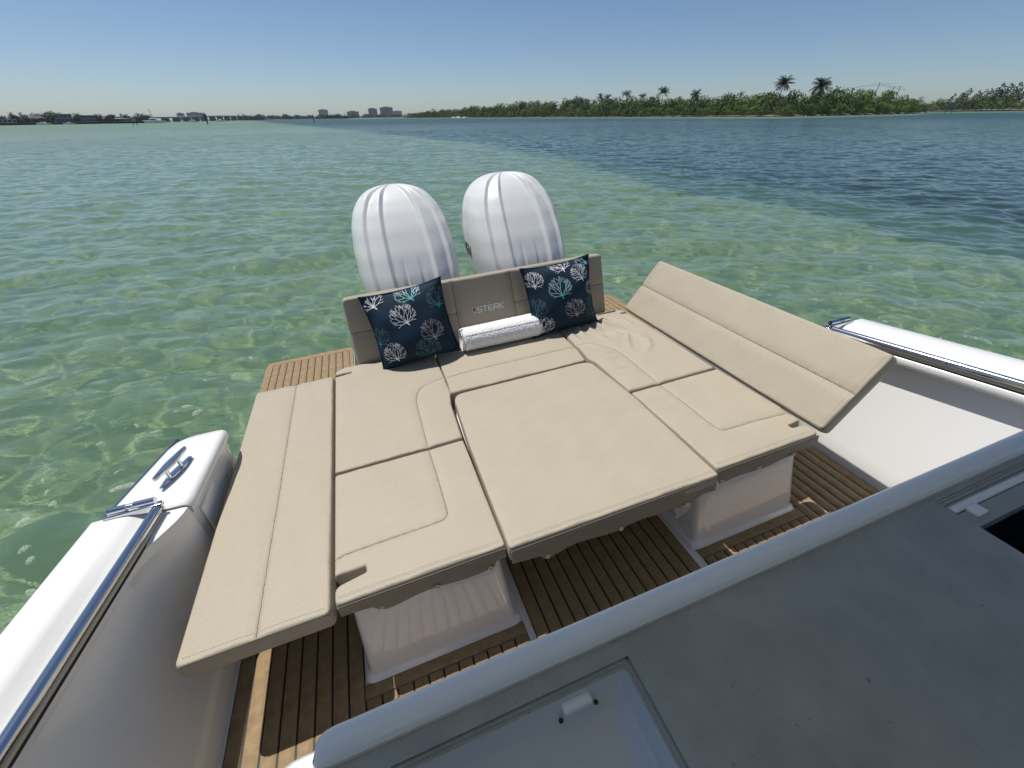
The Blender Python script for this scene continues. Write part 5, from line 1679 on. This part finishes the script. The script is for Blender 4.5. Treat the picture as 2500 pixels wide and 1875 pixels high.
e = far_thing('waterfront_building', 'low white waterfront building at the left end of the island', 'building', polar(8.7, 1500, 1.2)); e.rotation_euler.z = R(-8.7)
fbox('wall', -22, 22, 0, 14, 0, 4.5, 'wallwhite', e); fbox('roof', -23, 23, -1, 15, 4.5, 5.6, 'wallgrey', e)
for i in range(7): fbox('window', -20 + i * 6, -16.5 + i * 6, -.15, .1, 1.2, 3.4, 'glassdark', e)

# --- cranes behind the island
for az, el, Lj, lab, ang in ((56.0, 1.98, 46, 'thin crane jib over the right end of the island', 4), (57.6, 1.62, 26, 'second thin crane jib lower on the right', -14)):
    d = 720
    hz = 2.1 + d * math.tan(R(el))
    e = far_thing('tower_crane', lab, 'crane', polar(az, d, .8)); e.rotation_euler.z = R(-az)
    mesh_obj('mast', tube_mesh('mast', [(0, 0, 0), (0, 0, hz + 1.5)], .35, 6), M['steel'], e)
    a_ = R(ang)
    mesh_obj('jib', tube_mesh('jib', [(-Lj * .75 * math.cos(a_), 0, hz - 1 - Lj * .75 * math.sin(a_)), (0, 0, hz - 1), (Lj * .25, 0, hz - 1 + Lj * .25 * math.sin(a_))], .13, 6), M['steel'], e)
    mesh_obj('tie', tube_mesh('tie', [(-Lj * .45, 0, hz - 1 - Lj * .45 * math.sin(a_)), (0, 0, hz + 1.5), (Lj * .22, 0, hz - 1)], .10, 5), M['steel'], e)
e = far_thing('derrick', 'short leaning derrick poking over the right end of the island', 'crane', polar(57.1, 700, .8)); e.rotation_euler.z = R(-57)
mesh_obj('boom', tube_mesh('boom', [(-6, 0, 6), (1.5, 0, 23.5)], .4, 6), M['steel'], e)

# ------------------------------------------------------------------ sea haze: one box of thin air round boat, shores and sea bed
hz = mesh_obj('haze', box_mesh('haze', -9800, 9800, -9800, 9800, -7.5, 47), None)
mh = bpy.data.materials.new('thin_sea_haze'); mh.use_nodes = True
mh.node_tree.nodes.remove(mh.node_tree.nodes['Principled BSDF'])
pv = mh.node_tree.nodes.new('ShaderNodeVolumePrincipled')
pv.inputs['Color'].default_value = (.82, .95, 1, 1); pv.inputs['Density'].default_value = .00006; pv.inputs['Anisotropy'].default_value = .2
mh.node_tree.links.new(pv.outputs[0], mh.node_tree.nodes['Material Output'].inputs['Volume'])
hz.data.materials.append(mh)
tag(hz, 'thin pale haze over the bay', 'haze', kind='stuff')
